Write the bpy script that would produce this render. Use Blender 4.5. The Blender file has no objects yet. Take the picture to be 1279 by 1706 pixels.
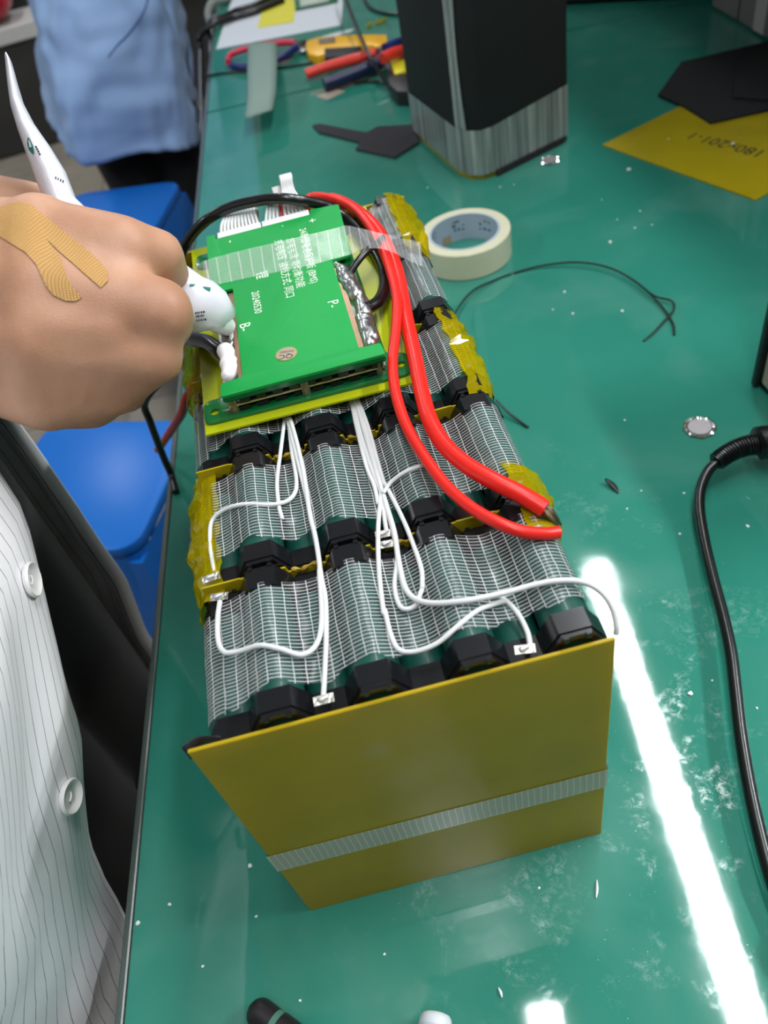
import bpy, bmesh, math, random
import numpy as np
from mathutils import Vector, Matrix
from mathutils.bvhtree import BVHTree
from mathutils import noise as mnoise

random.seed(7)
scene = bpy.context.scene
COL = scene.collection

# ------------------------------------------------------------------ camera
# table top is z = 0, floor is z = -0.75, metres
CR = np.array([[0.966874, -0.19113, -0.169189], [-0.255141, -0.70382, -0.662979], [0.007636, 0.684184, -0.72927]])
CC = np.array([0.096754, -0.166871, 0.487324])
CF = 1341.89
cam = bpy.data.cameras.new('camera')
camo = bpy.data.objects.new('camera', cam)
COL.objects.link(camo)
M = Matrix(((CR[0][0], -CR[1][0], -CR[2][0], CC[0]), (CR[0][1], -CR[1][1], -CR[2][1], CC[1]), (CR[0][2], -CR[1][2], -CR[2][2], CC[2]), (0, 0, 0, 1)))
camo.matrix_world = M
cam.sensor_fit = 'VERTICAL'
cam.sensor_height = 36.0
cam.lens = CF / 1706 * 36
cam.clip_start = 0.01
cam.dof.use_dof = True
cam.dof.focus_distance = 0.43
cam.dof.aperture_fstop = 9.0
scene.camera = camo
scene.view_settings.view_transform = 'Standard'
scene.view_settings.look = 'None'
scene.view_settings.gamma = 1.0
scene.view_settings.use_curve_mapping = False
scene.view_settings.exposure = 0.0

# ------------------------------------------------------------------ world
w = bpy.data.worlds.new('World')
scene.world = w
w.use_nodes = True
w.node_tree.nodes['Background'].inputs[0].default_value = (0.75, 0.8, 0.85, 1)
w.node_tree.nodes['Background'].inputs[1].default_value = 0.1
LAMP_STRENGTH = 62.0


# ------------------------------------------------------------------ pixel helpers
def ray(px, py):
    return Vector(CR.T @ np.array([(px - 639.5) / CF, (py - 853) / CF, 1.0]))


CV = Vector(CC)


def G(px, py, z=0.0):
    v = ray(px, py)
    return CV + v * ((z - CV.z) / v.z)


def D(px, py, d):
    return CV + ray(px, py) * d


# ------------------------------------------------------------------ materials
def lin(c):
    if isinstance(c, str):
        c = c.lstrip('#')
        c = [int(c[i:i + 2], 16) / 255 for i in (0, 2, 4)]
    return tuple((x / 12.92 if x <= 0.04045 else ((x + 0.055) / 1.055) ** 2.4) for x in c) + (1.0,)


MATS = {}


def mat(name, col, rough=0.5, metal=0.0, var=0.0, vscale=30.0, bump=0.0, bscale=200.0, coat=0.0, trans=0.0, sss=0.0,
        emit=0.0, spec=0.5, sheen=0.0, alpha=1.0, roughvar=0.0):
    if name in MATS:
        return MATS[name]
    m = bpy.data.materials.new(name)
    m.use_nodes = True
    nt = m.node_tree
    b = nt.nodes['Principled BSDF']
    c = lin(col)
    b.inputs['Base Color'].default_value = c
    b.inputs['Roughness'].default_value = rough
    b.inputs['Metallic'].default_value = metal
    b.inputs['Specular IOR Level'].default_value = spec
    b.inputs['Coat Weight'].default_value = coat
    b.inputs['Coat Roughness'].default_value = 0.08
    b.inputs['Transmission Weight'].default_value = trans
    b.inputs['Alpha'].default_value = alpha
    b.inputs['Sheen Weight'].default_value = sheen
    if sss:
        b.inputs['Subsurface Weight'].default_value = sss
        b.inputs['Subsurface Radius'].default_value = (0.008, 0.004, 0.002)
        b.inputs['Subsurface Scale'].default_value = 0.6
    if emit:
        b.inputs['Emission Color'].default_value = c
        b.inputs['Emission Strength'].default_value = emit
    tc = nt.nodes.new('ShaderNodeTexCoord')
    if var or roughvar:
        n = nt.nodes.new('ShaderNodeTexNoise')
        n.inputs['Scale'].default_value = vscale
        n.inputs['Detail'].default_value = 6
        nt.links.new(tc.outputs['Object'], n.inputs['Vector'])
        if var:
            r = nt.nodes.new('ShaderNodeMixRGB')
            r.inputs['Color1'].default_value = tuple(max(0, x * (1 - var)) for x in c[:3]) + (1,)
            r.inputs['Color2'].default_value = tuple(min(1, x * (1 + var)) for x in c[:3]) + (1,)
            nt.links.new(n.outputs['Fac'], r.inputs['Fac'])
            nt.links.new(r.outputs[0], b.inputs['Base Color'])
        if roughvar:
            mr = nt.nodes.new('ShaderNodeMapRange')
            mr.inputs['To Min'].default_value = max(0, rough - roughvar)
            mr.inputs['To Max'].default_value = rough + roughvar
            nt.links.new(n.outputs['Fac'], mr.inputs['Value'])
            nt.links.new(mr.outputs[0], b.inputs['Roughness'])
    if bump:
        n2 = nt.nodes.new('ShaderNodeTexNoise')
        n2.inputs['Scale'].default_value = bscale
        n2.inputs['Detail'].default_value = 4
        nt.links.new(tc.outputs['Object'], n2.inputs['Vector'])
        bp = nt.nodes.new('ShaderNodeBump')
        bp.inputs['Strength'].default_value = bump
        bp.inputs['Distance'].default_value = 0.002
        nt.links.new(n2.outputs['Fac'], bp.inputs['Height'])
        nt.links.new(bp.outputs[0], b.inputs['Normal'])
    MATS[name] = m
    return m


def new_nodes(name):
    m = bpy.data.materials.new(name)
    m.use_nodes = True
    MATS[name] = m
    nt = m.node_tree
    return m, nt, nt.nodes['Principled BSDF'], nt.nodes['Material Output']


def N(nt, kind, **kw):
    n = nt.nodes.new(kind)
    for k, v in kw.items():
        if k.startswith('_'):
            n.inputs[int(k[1:])].default_value = v
        else:
            setattr(n, k, v)
    return n


def math_node(nt, op, a, b=None, c=None):
    n = nt.nodes.new('ShaderNodeMath')
    n.operation = op
    for i, x in enumerate((a, b, c)):
        if x is None:
            continue
        if isinstance(x, (int, float)):
            n.inputs[i].default_value = x
        else:
            nt.links.new(x, n.inputs[i])
    return n.outputs[0]


def ramp(nt, fac, stops):
    r = nt.nodes.new('ShaderNodeValToRGB')
    e = r.color_ramp.elements
    while len(e) < len(stops):
        e.new(0.5)
    for el, (p, c) in zip(e, stops):
        el.position = p
        el.color = c if len(c) == 4 else tuple(c) + (1,)
    nt.links.new(fac, r.inputs[0])
    return r.outputs[0]


def grey(v):
    return (v, v, v, 1)


# ------------------------------------------------------------------ mesh helpers
def put(name, me, m, parent=None):
    o = bpy.data.objects.new(name, me)
    COL.objects.link(o)
    if m is not None and len(me.materials) == 0:
        me.materials.append(m)
    if parent is not None:
        o.parent = parent
    return o


def tag(o, label=None, cat=None, group=None, kind=None):
    if label:
        o['label'] = label
    if cat:
        o['category'] = cat
    if group:
        o['group'] = group
    if kind:
        o['kind'] = kind
    return o


def thing(name, label, cat, loc=(0, 0, 0), rz=0.0, group=None):
    o = bpy.data.objects.new(name, None)
    o.empty_display_size = 0.02
    COL.objects.link(o)
    o.location = loc
    o.rotation_euler = (0, 0, rz)
    return tag(o, label, cat, group)


def raw(name, vs, fs, smooth=False, uvs=None):
    me = bpy.data.meshes.new(name)
    me.from_pydata([tuple(v) for v in vs], [], fs)
    if uvs is not None:
        ul = me.uv_layers.new(name='UVMap')
        for poly in me.polygons:
            for li, vi in zip(poly.loop_indices, poly.vertices):
                ul.data[li].uv = uvs[vi]
    if smooth:
        me.polygons.foreach_set('use_smooth', [True] * len(me.polygons))
    me.update()
    return me


def from_bm(name, bm, smooth=False, angle=None):
    bmesh.ops.recalc_face_normals(bm, faces=bm.faces)
    me = bpy.data.meshes.new(name)
    bm.to_mesh(me)
    bm.free()
    if smooth or angle:
        me.polygons.foreach_set('use_smooth', [True] * len(me.polygons))
        if angle:
            me.set_sharp_from_angle(angle=math.radians(angle))
    return me


def box_bm(x0, x1, y0, y1, z0, z1, bev=0.0, seg=2, bm=None):
    b2 = bmesh.new()
    r = bmesh.ops.create_cube(b2, size=1.0)
    for v in b2.verts:
        v.co = Vector((x0 + (v.co.x + .5) * (x1 - x0), y0 + (v.co.y + .5) * (y1 - y0), z0 + (v.co.z + .5) * (z1 - z0)))
    if bev:
        bmesh.ops.bevel(b2, geom=list(b2.edges), offset=bev, segments=seg, affect='EDGES', profile=0.5)
    if bm is None:
        return b2
    tmp = bpy.data.meshes.new('tmp')
    b2.to_mesh(tmp)
    b2.free()
    bm.from_mesh(tmp)
    bpy.data.meshes.remove(tmp)
    return bm


def box(name, x0, x1, y0, y1, z0, z1, m, parent=None, bev=0.0, seg=2):
    return put(name, from_bm(name, box_bm(x0, x1, y0, y1, z0, z1, bev, seg)), m, parent)


def prism_mesh(name, poly, z0, z1, bev=0.0, holes=None):
    """poly: list of (x, y); extruded from z0 to z1"""
    bm = bmesh.new()
    if holes:
        es = []
        for ring in [poly] + holes:
            vs = [bm.verts.new((p[0], p[1], z0)) for p in ring]
            es += [bm.edges.new((vs[i], vs[(i + 1) % len(vs)])) for i in range(len(vs))]
        bmesh.ops.triangle_fill(bm, use_beauty=True, edges=es)
        faces = list(bm.faces)
    else:
        vs = [bm.verts.new((p[0], p[1], z0)) for p in poly]
        faces = [bm.faces.new(vs)]
    r = bmesh.ops.extrude_face_region(bm, geom=faces)
    for g in r['geom']:
        if isinstance(g, bmesh.types.BMVert):
            g.co.z += z1 - z0
    if bev:
        zt = max(z0, z1)
        ed = [e for e in bm.edges if all(abs(v.co.z - zt) < 1e-7 for v in e.verts) and len([f for f in e.link_faces if abs(f.normal.z) < .5]) >= 1]
        bm.normal_update()
        ed = [e for e in bm.edges if len(e.link_faces) == 2 and abs(e.calc_face_angle(0)) > 0.6]
        bmesh.ops.bevel(bm, geom=ed, offset=bev, segments=2, affect='EDGES', profile=0.5)
    return from_bm(name, bm, angle=35 if bev else None)


def prism(name, poly, z0, z1, m, parent=None, bev=0.0, holes=None):
    return put(name, prism_mesh(name, poly, z0, z1, bev, holes), m, parent)


def catmull(pts, n=8):
    pts = [Vector(p) for p in pts]
    if len(pts) < 3:
        return [pts[0].lerp(pts[-1], i / n) for i in range(n + 1)]
    P = [pts[0] * 2 - pts[1]] + pts + [pts[-1] * 2 - pts[-2]]
    out = []
    for i in range(1, len(P) - 2):
        p0, p1, p2, p3 = P[i - 1:i + 3]
        for k in range(n):
            t = k / n
            out.append(0.5 * ((2 * p1) + (p2 - p0) * t + (2 * p0 - 5 * p1 + 4 * p2 - p3) * t * t + (3 * p1 - p0 - 3 * p2 + p3) * t ** 3))
    out.append(pts[-1])
    return out


def tube_bm(path, rad, seg=10, bm=None, cap=True):
    """rad: number or function of t in 0..1"""
    bm = bm or bmesh.new()
    n = len(path)
    rf = rad if callable(rad) else (lambda t: rad)
    prev = None
    rings = []
    for i, p in enumerate(path):
        t = (path[min(i + 1, n - 1)] - path[max(i - 1, 0)])
        if t.length < 1e-9:
            t = Vector((0, 0, 1))
        t.normalize()
        if prev is None:
            a = t.orthogonal().normalized()
        else:
            a = (prev - t * prev.dot(t))
            a = a.normalized() if a.length > 1e-6 else t.orthogonal().normalized()
        prev = a
        b = t.cross(a)
        r = rf(i / (n - 1))
        rings.append([bm.verts.new(p + (a * math.cos(2 * math.pi * k / seg) + b * math.sin(2 * math.pi * k / seg)) * r) for k in range(seg)])
    for i in range(n - 1):
        for k in range(seg):
            bm.faces.new((rings[i][k], rings[i][(k + 1) % seg], rings[i + 1][(k + 1) % seg], rings[i + 1][k]))
    if cap:
        bm.faces.new(rings[0][::-1])
        bm.faces.new(rings[-1])
    return bm


def tube(name, pts, rad, m, parent=None, seg=10, n=8, smoothpath=True):
    path = catmull(pts, n) if smoothpath else [Vector(p) for p in pts]
    return put(name, from_bm(name, tube_bm(path, rad, seg), angle=50), m, parent)


def lathe_mesh(name, prof, seg=32, closed=False, axis='z'):
    vs, fs = [], []
    n = len(prof)
    for r, z in prof:
        for k in range(seg):
            a = 2 * math.pi * k / seg
            if axis == 'z':
                vs.append((r * math.cos(a), r * math.sin(a), z))
            else:
                vs.append((r * math.cos(a), z, r * math.sin(a)))
    rng = n if closed else n - 1
    for i in range(rng):
        j = (i + 1) % n
        for k in range(seg):
            k2 = (k + 1) % seg
            fs.append((i * seg + k, i * seg + k2, j * seg + k2, j * seg + k))
    if not closed:
        if prof[0][0] > 1e-6:
            fs.append(tuple(range(seg))[::-1])
        if prof[-1][0] > 1e-6:
            fs.append(tuple((n - 1) * seg + k for k in range(seg)))
    bm = bmesh.new()
    tmp = raw('tmp', vs, fs)
    bm.from_mesh(tmp)
    bpy.data.meshes.remove(tmp)
    bmesh.ops.remove_doubles(bm, verts=bm.verts, dist=1e-6)
    return from_bm(name, bm, angle=35)


def lathe(name, prof, m, parent=None, seg=32, closed=False, axis='z'):
    return put(name, lathe_mesh(name, prof, seg, closed, axis), m, parent)


def grid_mesh(name, f, nu, nv, smooth=True, uvf=None, thick=0.0):
    """f(u, v) -> point for u, v in 0..1"""
    vs, uvs, fs = [], [], []
    for j in range(nv + 1):
        for i in range(nu + 1):
            u, v = i / nu, j / nv
            vs.append(Vector(f(u, v)))
            uvs.append(uvf(u, v) if uvf else (u, v))
    W = nu + 1
    for j in range(nv):
        for i in range(nu):
            fs.append((j * W + i, j * W + i + 1, (j + 1) * W + i + 1, (j + 1) * W + i))
    me = raw(name, vs, fs, smooth, uvs)
    if thick:
        o = bpy.data.objects.new('tmp', me)
        COL.objects.link(o)
        md = o.modifiers.new('s', 'SOLIDIFY')
        md.thickness = thick
        md.offset = 0
        me2 = evaluated(o, name)
        bpy.data.objects.remove(o)
        return me2
    return me


def evaluated(o, name):
    dg = bpy.context.evaluated_depsgraph_get()
    dg.update()
    me = bpy.data.meshes.new_from_object(o.evaluated_get(dg))
    me.name = name
    return me


def capsule_bm(bm, p0, r0, p1, r1, seg=14):
    p0, p1 = Vector(p0), Vector(p1)
    ax = p1 - p0
    L = ax.length
    if L < 1e-6:
        ax, L = Vector((0, 0, 1)), 1e-6
    ax = ax / L if L > 1e-6 else ax
    a = ax.orthogonal().normalized()
    b = ax.cross(a)
    rings = []
    prof = []
    for i in range(1, 6):
        t = math.pi / 2 * i / 5
        prof.append((-r0 * math.cos(t), r0 * math.sin(t)))
    for i in range(0, 5):
        t = math.pi / 2 * i / 5
        prof.append((L + r1 * math.sin(t), r1 * math.cos(t)))
    v0 = bm.verts.new(p0 - ax * r0)
    v1 = bm.verts.new(p1 + ax * r1)
    for h, r in prof:
        rings.append([bm.verts.new(p0 + ax * h + (a * math.cos(2 * math.pi * k / seg) + b * math.sin(2 * math.pi * k / seg)) * r) for k in range(seg)])
    for k in range(seg):
        k2 = (k + 1) % seg
        bm.faces.new((v0, rings[0][k2], rings[0][k]))
        bm.faces.new((v1, rings[-1][k], rings[-1][k2]))
        for i in range(len(rings) - 1):
            bm.faces.new((rings[i][k], rings[i][k2], rings[i + 1][k2], rings[i + 1][k]))


def blob(name, caps, voxel, smooth_it, m, parent=None, factor=0.5):
    bm = bmesh.new()
    for c in caps:
        capsule_bm(bm, *c)
    me = from_bm('tmp', bm)
    o = bpy.data.objects.new('tmp', me)
    COL.objects.link(o)
    md = o.modifiers.new('r', 'REMESH')
    md.mode = 'VOXEL'
    md.voxel_size = voxel
    md.use_smooth_shade = True
    if smooth_it:
        s = o.modifiers.new('s', 'SMOOTH')
        s.iterations = smooth_it
        s.factor = factor
    me2 = evaluated(o, name)
    bpy.data.objects.remove(o)
    me2.polygons.foreach_set('use_smooth', [True] * len(me2.polygons))
    me2.materials.clear()
    return put(name, me2, m, parent)


def text_obj(name, s, size, m, parent=None, ext=0.0):
    cu = bpy.data.curves.new('txt', 'FONT')
    cu.body = s
    cu.size = size
    cu.align_x = 'CENTER'
    cu.align_y = 'CENTER'
    cu.extrude = ext
    cu.resolution_u = 2
    o = bpy.data.objects.new('txt', cu)
    COL.objects.link(o)
    me = evaluated(o, name)
    bpy.data.objects.remove(o)
    me.materials.clear()
    return put(name, me, m, parent)


def copy_tree(o, parent=None):
    c = o.copy()
    COL.objects.link(c)
    c.parent = parent
    for ch in list(o.children):
        copy_tree(ch, c)
    return c


# ================================================================== room
FZ = -0.75
CZ = 2.05
X0, X1, Y0, Y1 = -2.4, 2.6, -2.6, 4.3


def floor_material():
    m, nt, b, out = new_nodes('floor_tile')
    tc = N(nt, 'ShaderNodeTexCoord')
    n = N(nt, 'ShaderNodeTexNoise')
    n.inputs['Scale'].default_value = 6
    n.inputs['Detail'].default_value = 8
    nt.links.new(tc.outputs['Object'], n.inputs['Vector'])
    c = ramp(nt, n.outputs['Fac'], [(0.3, lin('#8f877a')), (0.7, lin('#a59c8e'))])
    nt.links.new(c, b.inputs['Base Color'])
    b.inputs['Roughness'].default_value = 0.35
    return m


fl = tag(box('floor', X0, X1, Y0, Y1, FZ - 0.06, FZ - 0.006, mat('grout', '#6f685e', 0.8)), kind='structure')
tm = prism_mesh('floor_tile', [(0.002, 0.002), (0.598, 0.002), (0.598, 0.598), (0.002, 0.598)], FZ - 0.006, FZ)
fmat = floor_material()
tm.materials.append(fmat)
for i in range(9):
    for j in range(12):
        x, y = X0 + i * 0.6, Y0 + j * 0.6
        if x > X1 - 0.3 or y > Y1 - 0.3:
            continue
        t = put('floor_tile', tm, None, fl)
        t.location = (x, y, 0)
wallm = mat('wall_paint', '#85888a', 0.7, var=0.04, vscale=3)
tag(box('wall_left', X0 - 0.1, X0, Y0, Y1, FZ, CZ, wallm), kind='structure')
tag(box('wall_right', X1, X1 + 0.1, Y0, Y1, FZ, CZ, wallm), kind='structure')
tag(box('wall_back', X0, X1, Y1, Y1 + 0.1, FZ, CZ, wallm), kind='structure')
tag(box('wall_front', X0, X1, Y0 - 0.1, Y0, FZ, CZ, wallm), kind='structure')
tag(box('ceiling', X0, X1, Y0, Y1, CZ, CZ + 0.1, mat('ceiling_paint', '#b4b6b5', 0.8)), kind='structure')


# ------------------------------------------------------------------ lamps (the first two mirror in the green table, the others are added)
def lamp(a, b, label, strength, wd=0.07, group=None):
    a, b = Vector(a), Vector(b)
    d = b - a
    L = d.length
    rz = math.atan2(d.y, d.x)
    t = thing('batten_lamp', label, 'lamp', a, rz, group)
    hm = mat('lamp_housing', '#e8e8e6', 0.4)
    box('housing', 0, L, -wd * .5 - .004, wd * .5 + .004, 0.012, 0.05, hm, t, 0.004)
    # rounded diffuser
    prof = []
    for k in range(9):
        an = math.pi * k / 8
        prof.append((-math.cos(an) * wd / 2, 0.012 - math.sin(an) * 0.022))
    vs, fs = [], []
    for x in (0.002, L - 0.002):
        for p in prof:
            vs.append((x, p[0], p[1]))
    n = len(prof)
    for k in range(n - 1):
        fs.append((k, k + 1, n + k + 1, n + k))
    fs.append(tuple(range(n))[::-1])
    fs.append(tuple(range(n, 2 * n)))
    em, nt, bs, out = new_nodes('lamp_diffuser_light')
    bs.inputs['Base Color'].default_value = (1, 1, 1, 1)
    bs.inputs['Emission Color'].default_value = (0.96, 0.985, 1.0, 1)
    bs.inputs['Emission Strength'].default_value = strength
    put('diffuser', raw('diffuser', vs, fs), em, t)
    for x in (L * .15, L * .85):
        o = put('hanging_rod', from_bm('rod', tube_bm([Vector((x, 0, 0.05)), Vector((x, 0, CZ - a.z))], 0.004, 8)), hm, t)
    return t


LZ = 1.6


def mirror_up(px, py):
    p = G(px, py, 0)
    v = ray(px, py)
    v = Vector((v.x, v.y, -v.z))
    return p + v * (LZ / v.z)


la = mirror_up(992, 938)
lb = mirror_up(1249, 1706)
dirl = (lb - la).normalized()
lb = la + dirl * 1.3
lamp(la, lb, 'lit batten lamp hanging over the bench beside the battery pack', LAMP_STRENGTH * 0.8, 0.075)
lc = mirror_up(905, 1672)
lamp(lc, lc + dirl * 1.2, 'lit batten lamp hanging over the near end of the bench', LAMP_STRENGTH * 0.7, 0.075)
for i, (lx, ly, ll, ls) in enumerate(((-1.75, 0.0, 'added unseen batten lamp over the aisle by the left wall', 1.0), (-1.15, 2.4, 'added unseen batten lamp over the aisle behind the blue coat', 0.8), (1.95, -0.5, 'added unseen batten lamp by the right wall', 3.2), (0.15, 2.45, 'added unseen batten lamp over the far bench', 0.8))):  # unseen battens added to fill the room and set its shading
    lamp((lx, ly, LZ), (lx - dirl.x * 1.2, ly - dirl.y * 1.2, LZ), ll, LAMP_STRENGTH * ls, 0.075)


# ================================================================== work bench
def mat_material():
    m, nt, b, out = new_nodes('green_bench_mat')
    tc = N(nt, 'ShaderNodeTexCoord')
    geo = N(nt, 'ShaderNodeNewGeometry')
    P = geo.outputs['Position']

    def noi(scale, detail=6, dist=0.0, vec=P, rough=0.5):
        n = N(nt, 'ShaderNodeTexNoise')
        n.inputs['Scale'].default_value = scale
        n.inputs['Detail'].default_value = detail
        n.inputs['Distortion'].default_value = dist
        n.inputs['Roughness'].default_value = rough
        nt.links.new(vec, n.inputs['Vector'])
        return n.outputs['Fac']
    base = ramp(nt, noi(5, 4), [(0.3, lin('#2c7d6c')), (0.7, lin('#348674'))])
    # chalky scuffs, densest on the near right part of the mat
    sx = N(nt, 'ShaderNodeSeparateXYZ')
    nt.links.new(P, sx.inputs[0])
    dx = math_node(nt, 'SUBTRACT', sx.outputs['X'], 0.19)
    dy = math_node(nt, 'SUBTRACT', sx.outputs['Y'], 0.06)
    r2 = math_node(nt, 'ADD', math_node(nt, 'MULTIPLY', dx, dx), math_node(nt, 'MULTIPLY', math_node(nt, 'MULTIPLY', dy, dy), 0.45))
    reg = math_node(nt, 'SUBTRACT', 1.0, math_node(nt, 'MULTIPLY', r2, 26.0))
    reg = math_node(nt, 'MAXIMUM', reg, 0.0)
    blotch = noi(22, 8, 0.6, rough=0.7)
    fine = noi(190, 5, 0.4, rough=0.75)
    mask = math_node(nt, 'MULTIPLY', ramp_f(nt, blotch, 0.53, 0.68), ramp_f(nt, fine, 0.46, 0.66))
    mask = math_node(nt, 'MULTIPLY', mask, reg)
    speck = ramp_f(nt, noi(420, 2), 0.735, 0.78)
    speck = math_node(nt, 'MULTIPLY', speck, math_node(nt, 'ADD', math_node(nt, 'MULTIPLY', reg, 0.8), 0.12))
    haze = math_node(nt, 'MULTIPLY', ramp_f(nt, noi(9, 5, 0.5), 0.5, 0.8), 0.10)
    tot = math_node(nt, 'MINIMUM', math_node(nt, 'ADD', math_node(nt, 'ADD', math_node(nt, 'MULTIPLY', mask, 0.55), speck), haze), 0.85)
    mix = N(nt, 'ShaderNodeMixRGB')
    mix.inputs['Color2'].default_value = lin('#b9d3cd')
    nt.links.new(base, mix.inputs['Color1'])
    nt.links.new(tot, mix.inputs['Fac'])
    nt.links.new(mix.outputs[0], b.inputs['Base Color'])
    rg = math_node(nt, 'ADD', math_node(nt, 'MULTIPLY', tot, 0.5), math_node(nt, 'ADD', math_node(nt, 'MULTIPLY', noi(14, 5), 0.05), 0.018))
    nt.links.new(rg, b.inputs['Roughness'])
    b.inputs['Specular IOR Level'].default_value = 0.75
    bp = N(nt, 'ShaderNodeBump')
    bp.inputs['Strength'].default_value = 0.05
    bp.inputs['Distance'].default_value = 0.001
    nt.links.new(noi(30, 3), bp.inputs['Height'])
    nt.links.new(bp.outputs[0], b.inputs['Normal'])
    return m


def ramp_f(nt, fac, lo, hi):
    mr = N(nt, 'ShaderNodeMapRange')
    mr.inputs['From Min'].default_value = lo
    mr.inputs['From Max'].default_value = hi
    nt.links.new(fac, mr.inputs['Value'])
    return mr.outputs[0]


TA = math.radians(-4.5)
EDGE = G(203, 1560, 0)      # a point on the bench's left edge
gm = mat_material()


def edge_x(y):
    return EDGE.x + (y - EDGE.y) * math.tan(-TA)


def bench(name, label, y0, y1, wdt):
    t = thing(name, label, 'bench', (edge_x(y0), y0, FZ), TA)
    L = (y1 - y0) / math.cos(TA)
    H = -FZ
    box('bench_top', 0.004, wdt, 0, L, H - 0.034, H - 0.004, mat('bench_board', '#39423f', 0.6), t, 0.002)
    box('green_mat', 0.006, wdt, 0.0025, L - 0.0025, H - 0.0045, H, gm, t, 0.0012)
    box('edge_trim', 0.0, 0.0055, 0, L, H - 0.04, H - 0.0005, mat('edge_trim', '#4b5652', 0.25, coat=0.5), t, 0.0015)
    lm = mat('bench_leg', '#8e9492', 0.4, 0.3)
    for lx in (0.10, wdt - 0.10):
        for ly in (0.10, L - 0.10):
            box('leg', lx - .025, lx + .025, ly - .025, ly + .025, 0, H - 0.034, lm, t, 0.003)
    box('apron', 0.10, wdt - 0.1, 0.085, 0.115, H - 0.10, H - 0.034, lm, t, 0.002)
    box('apron', 0.10, wdt - 0.1, L - 0.115, L - 0.085, H - 0.10, H - 0.034, lm, t, 0.002)
    return t


SEAM = 1.275
bench('work_bench', 'bench with glossy green mat on which the battery pack stands', -0.75, SEAM, 1.25)
bench('work_bench', 'far bench with green mat holding the knife and pliers', SEAM + 0.0012, 3.0, 1.25)

# unseen shelf added over the right half of the bench: it shades the yellow sheet and mirrors dark in the mat
sh = thing('added_shade_shelf', 'added unseen dark shelf on posts shading the right half of the bench', 'shelf', (0, 0, 0))
shm = mat('shelf_dark', '#2b2d2e', 0.6)
box('shelf_board', .54, 1.22, .36, 2.3, .500, .522, shm, sh, .002)
for y in (.42, 1.22, 2.2):
    box('post', 1.08, 1.11, y, y + .03, .0005, .500, shm, sh, .002)
    box('bracket', .60, 1.08, y, y + .02, .478, .500, shm, sh, .002)

# ================================================================== battery pack
PW, PH, PL = 0.175, 0.206, 0.0801          # panel width, height, row length
CX1, CDX = 0.0380, 0.04078                 # first high column, high-to-high pitch
CP = CDX / math.sqrt(3)                    # hexagon flat-to-flat
ROWS = 5
ZH = CP / 2 + 8 * CP                       # centre of the topmost cell, high column
ZL = CP + 7 * CP                           # same, low column
CRAD = 0.01085
pack = thing('battery_pack', 'long battery pack of dark green cells behind a yellow end panel', 'battery', (0, 0, 0))
gcell = mat('cell_wrap', '#0d4a40', 0.42, var=0.12, vscale=160, bump=0.05, bscale=900, coat=0.15)
cellm = lathe_mesh('cell', [(0.0, -PL / 2 + .0035), (CRAD - .001, -PL / 2 + .0035), (CRAD, -PL / 2 + .0045), (CRAD, PL / 2 - .0045), (CRAD - .001, PL / 2 - .0035), (0.0, PL / 2 - .0035)], 28, axis='y')
cellm.materials.append(gcell)
blk = mat('black_holder_plastic', '#17171a', 0.22, roughvar=0.06, vscale=60)


def bracket_mesh():
    R = CP / 2 / math.cos(math.pi / 6) * 0.992
    bm = bmesh.new()
    hexo = [(R * math.cos(math.pi / 3 * k), R * math.sin(math.pi / 3 * k)) for k in range(6)]
    circ = [((CRAD + .0001) * math.cos(2 * math.pi * k / 18), (CRAD + .0001) * math.sin(2 * math.pi * k / 18)) for k in range(18)]
    me = prism_mesh('cell_holder', hexo, 0, 0.0098, holes=[circ])
    bm.from_mesh(me)
    # face ring lip with narrower hole and locating pins
    circ2 = [(.0078 * math.cos(2 * math.pi * k / 18), .0078 * math.sin(2 * math.pi * k / 18)) for k in range(18)]
    me2 = prism_mesh('lip', [(p[0] * .93, p[1] * .93) for p in hexo], -0.0022, 0.0006, holes=[circ2])
    bm.from_mesh(me2)
    for sx in (-1, 1):
        box_bm(sx * .0046 - .001, sx * .0046 + .001, CP / 2 - .0033, CP / 2 - .0004, -.0032, -.0015, bm=bm)
    for v in bm.verts:
        v.co = Vector((v.co.x, v.co.z, v.co.y))
    bpy.data.meshes.remove(me)
    bpy.data.meshes.remove(me2)
    return from_bm('cell_holder', bm, angle=25)


brm = bracket_mesh()
brm.materials.append(blk)
bpy_flip = Matrix.Rotation(math.pi, 4, 'Z')


def col_x(c):
    return CX1 - CDX / 2 + c * CDX / 2      # c = 0..7, odd columns stand half a cell higher


def cell_z(c, k):
    return (CP / 2 + k * CP) if c % 2 else (CP + k * CP)


for r in range(ROWS):
    for c in range(8):
        n = 9 if c % 2 else 8
        for k in range(n):
            if not (k >= n - 2 or c in (0, 7)):
                continue
            o = put('cell', cellm, None, pack)
            o.location = (col_x(c), (r + .5) * PL, cell_z(c, k))
            o.rotation_euler = (0, random.random() * 6, 0)
            if k < n - 1 and c not in (0, 7):
                continue
            if k < n - 5:
                continue
            b1 = put('cell_holder', brm, None, pack)
            b1.location = (col_x(c), r * PL + 0.0036, cell_z(c, k))
            b2 = put('cell_holder', brm, None, pack)
            b2.location = (col_x(c), (r + 1) * PL - 0.0036, cell_z(c, k))
            b2.rotation_euler = (0, 0, math.pi)


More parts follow.
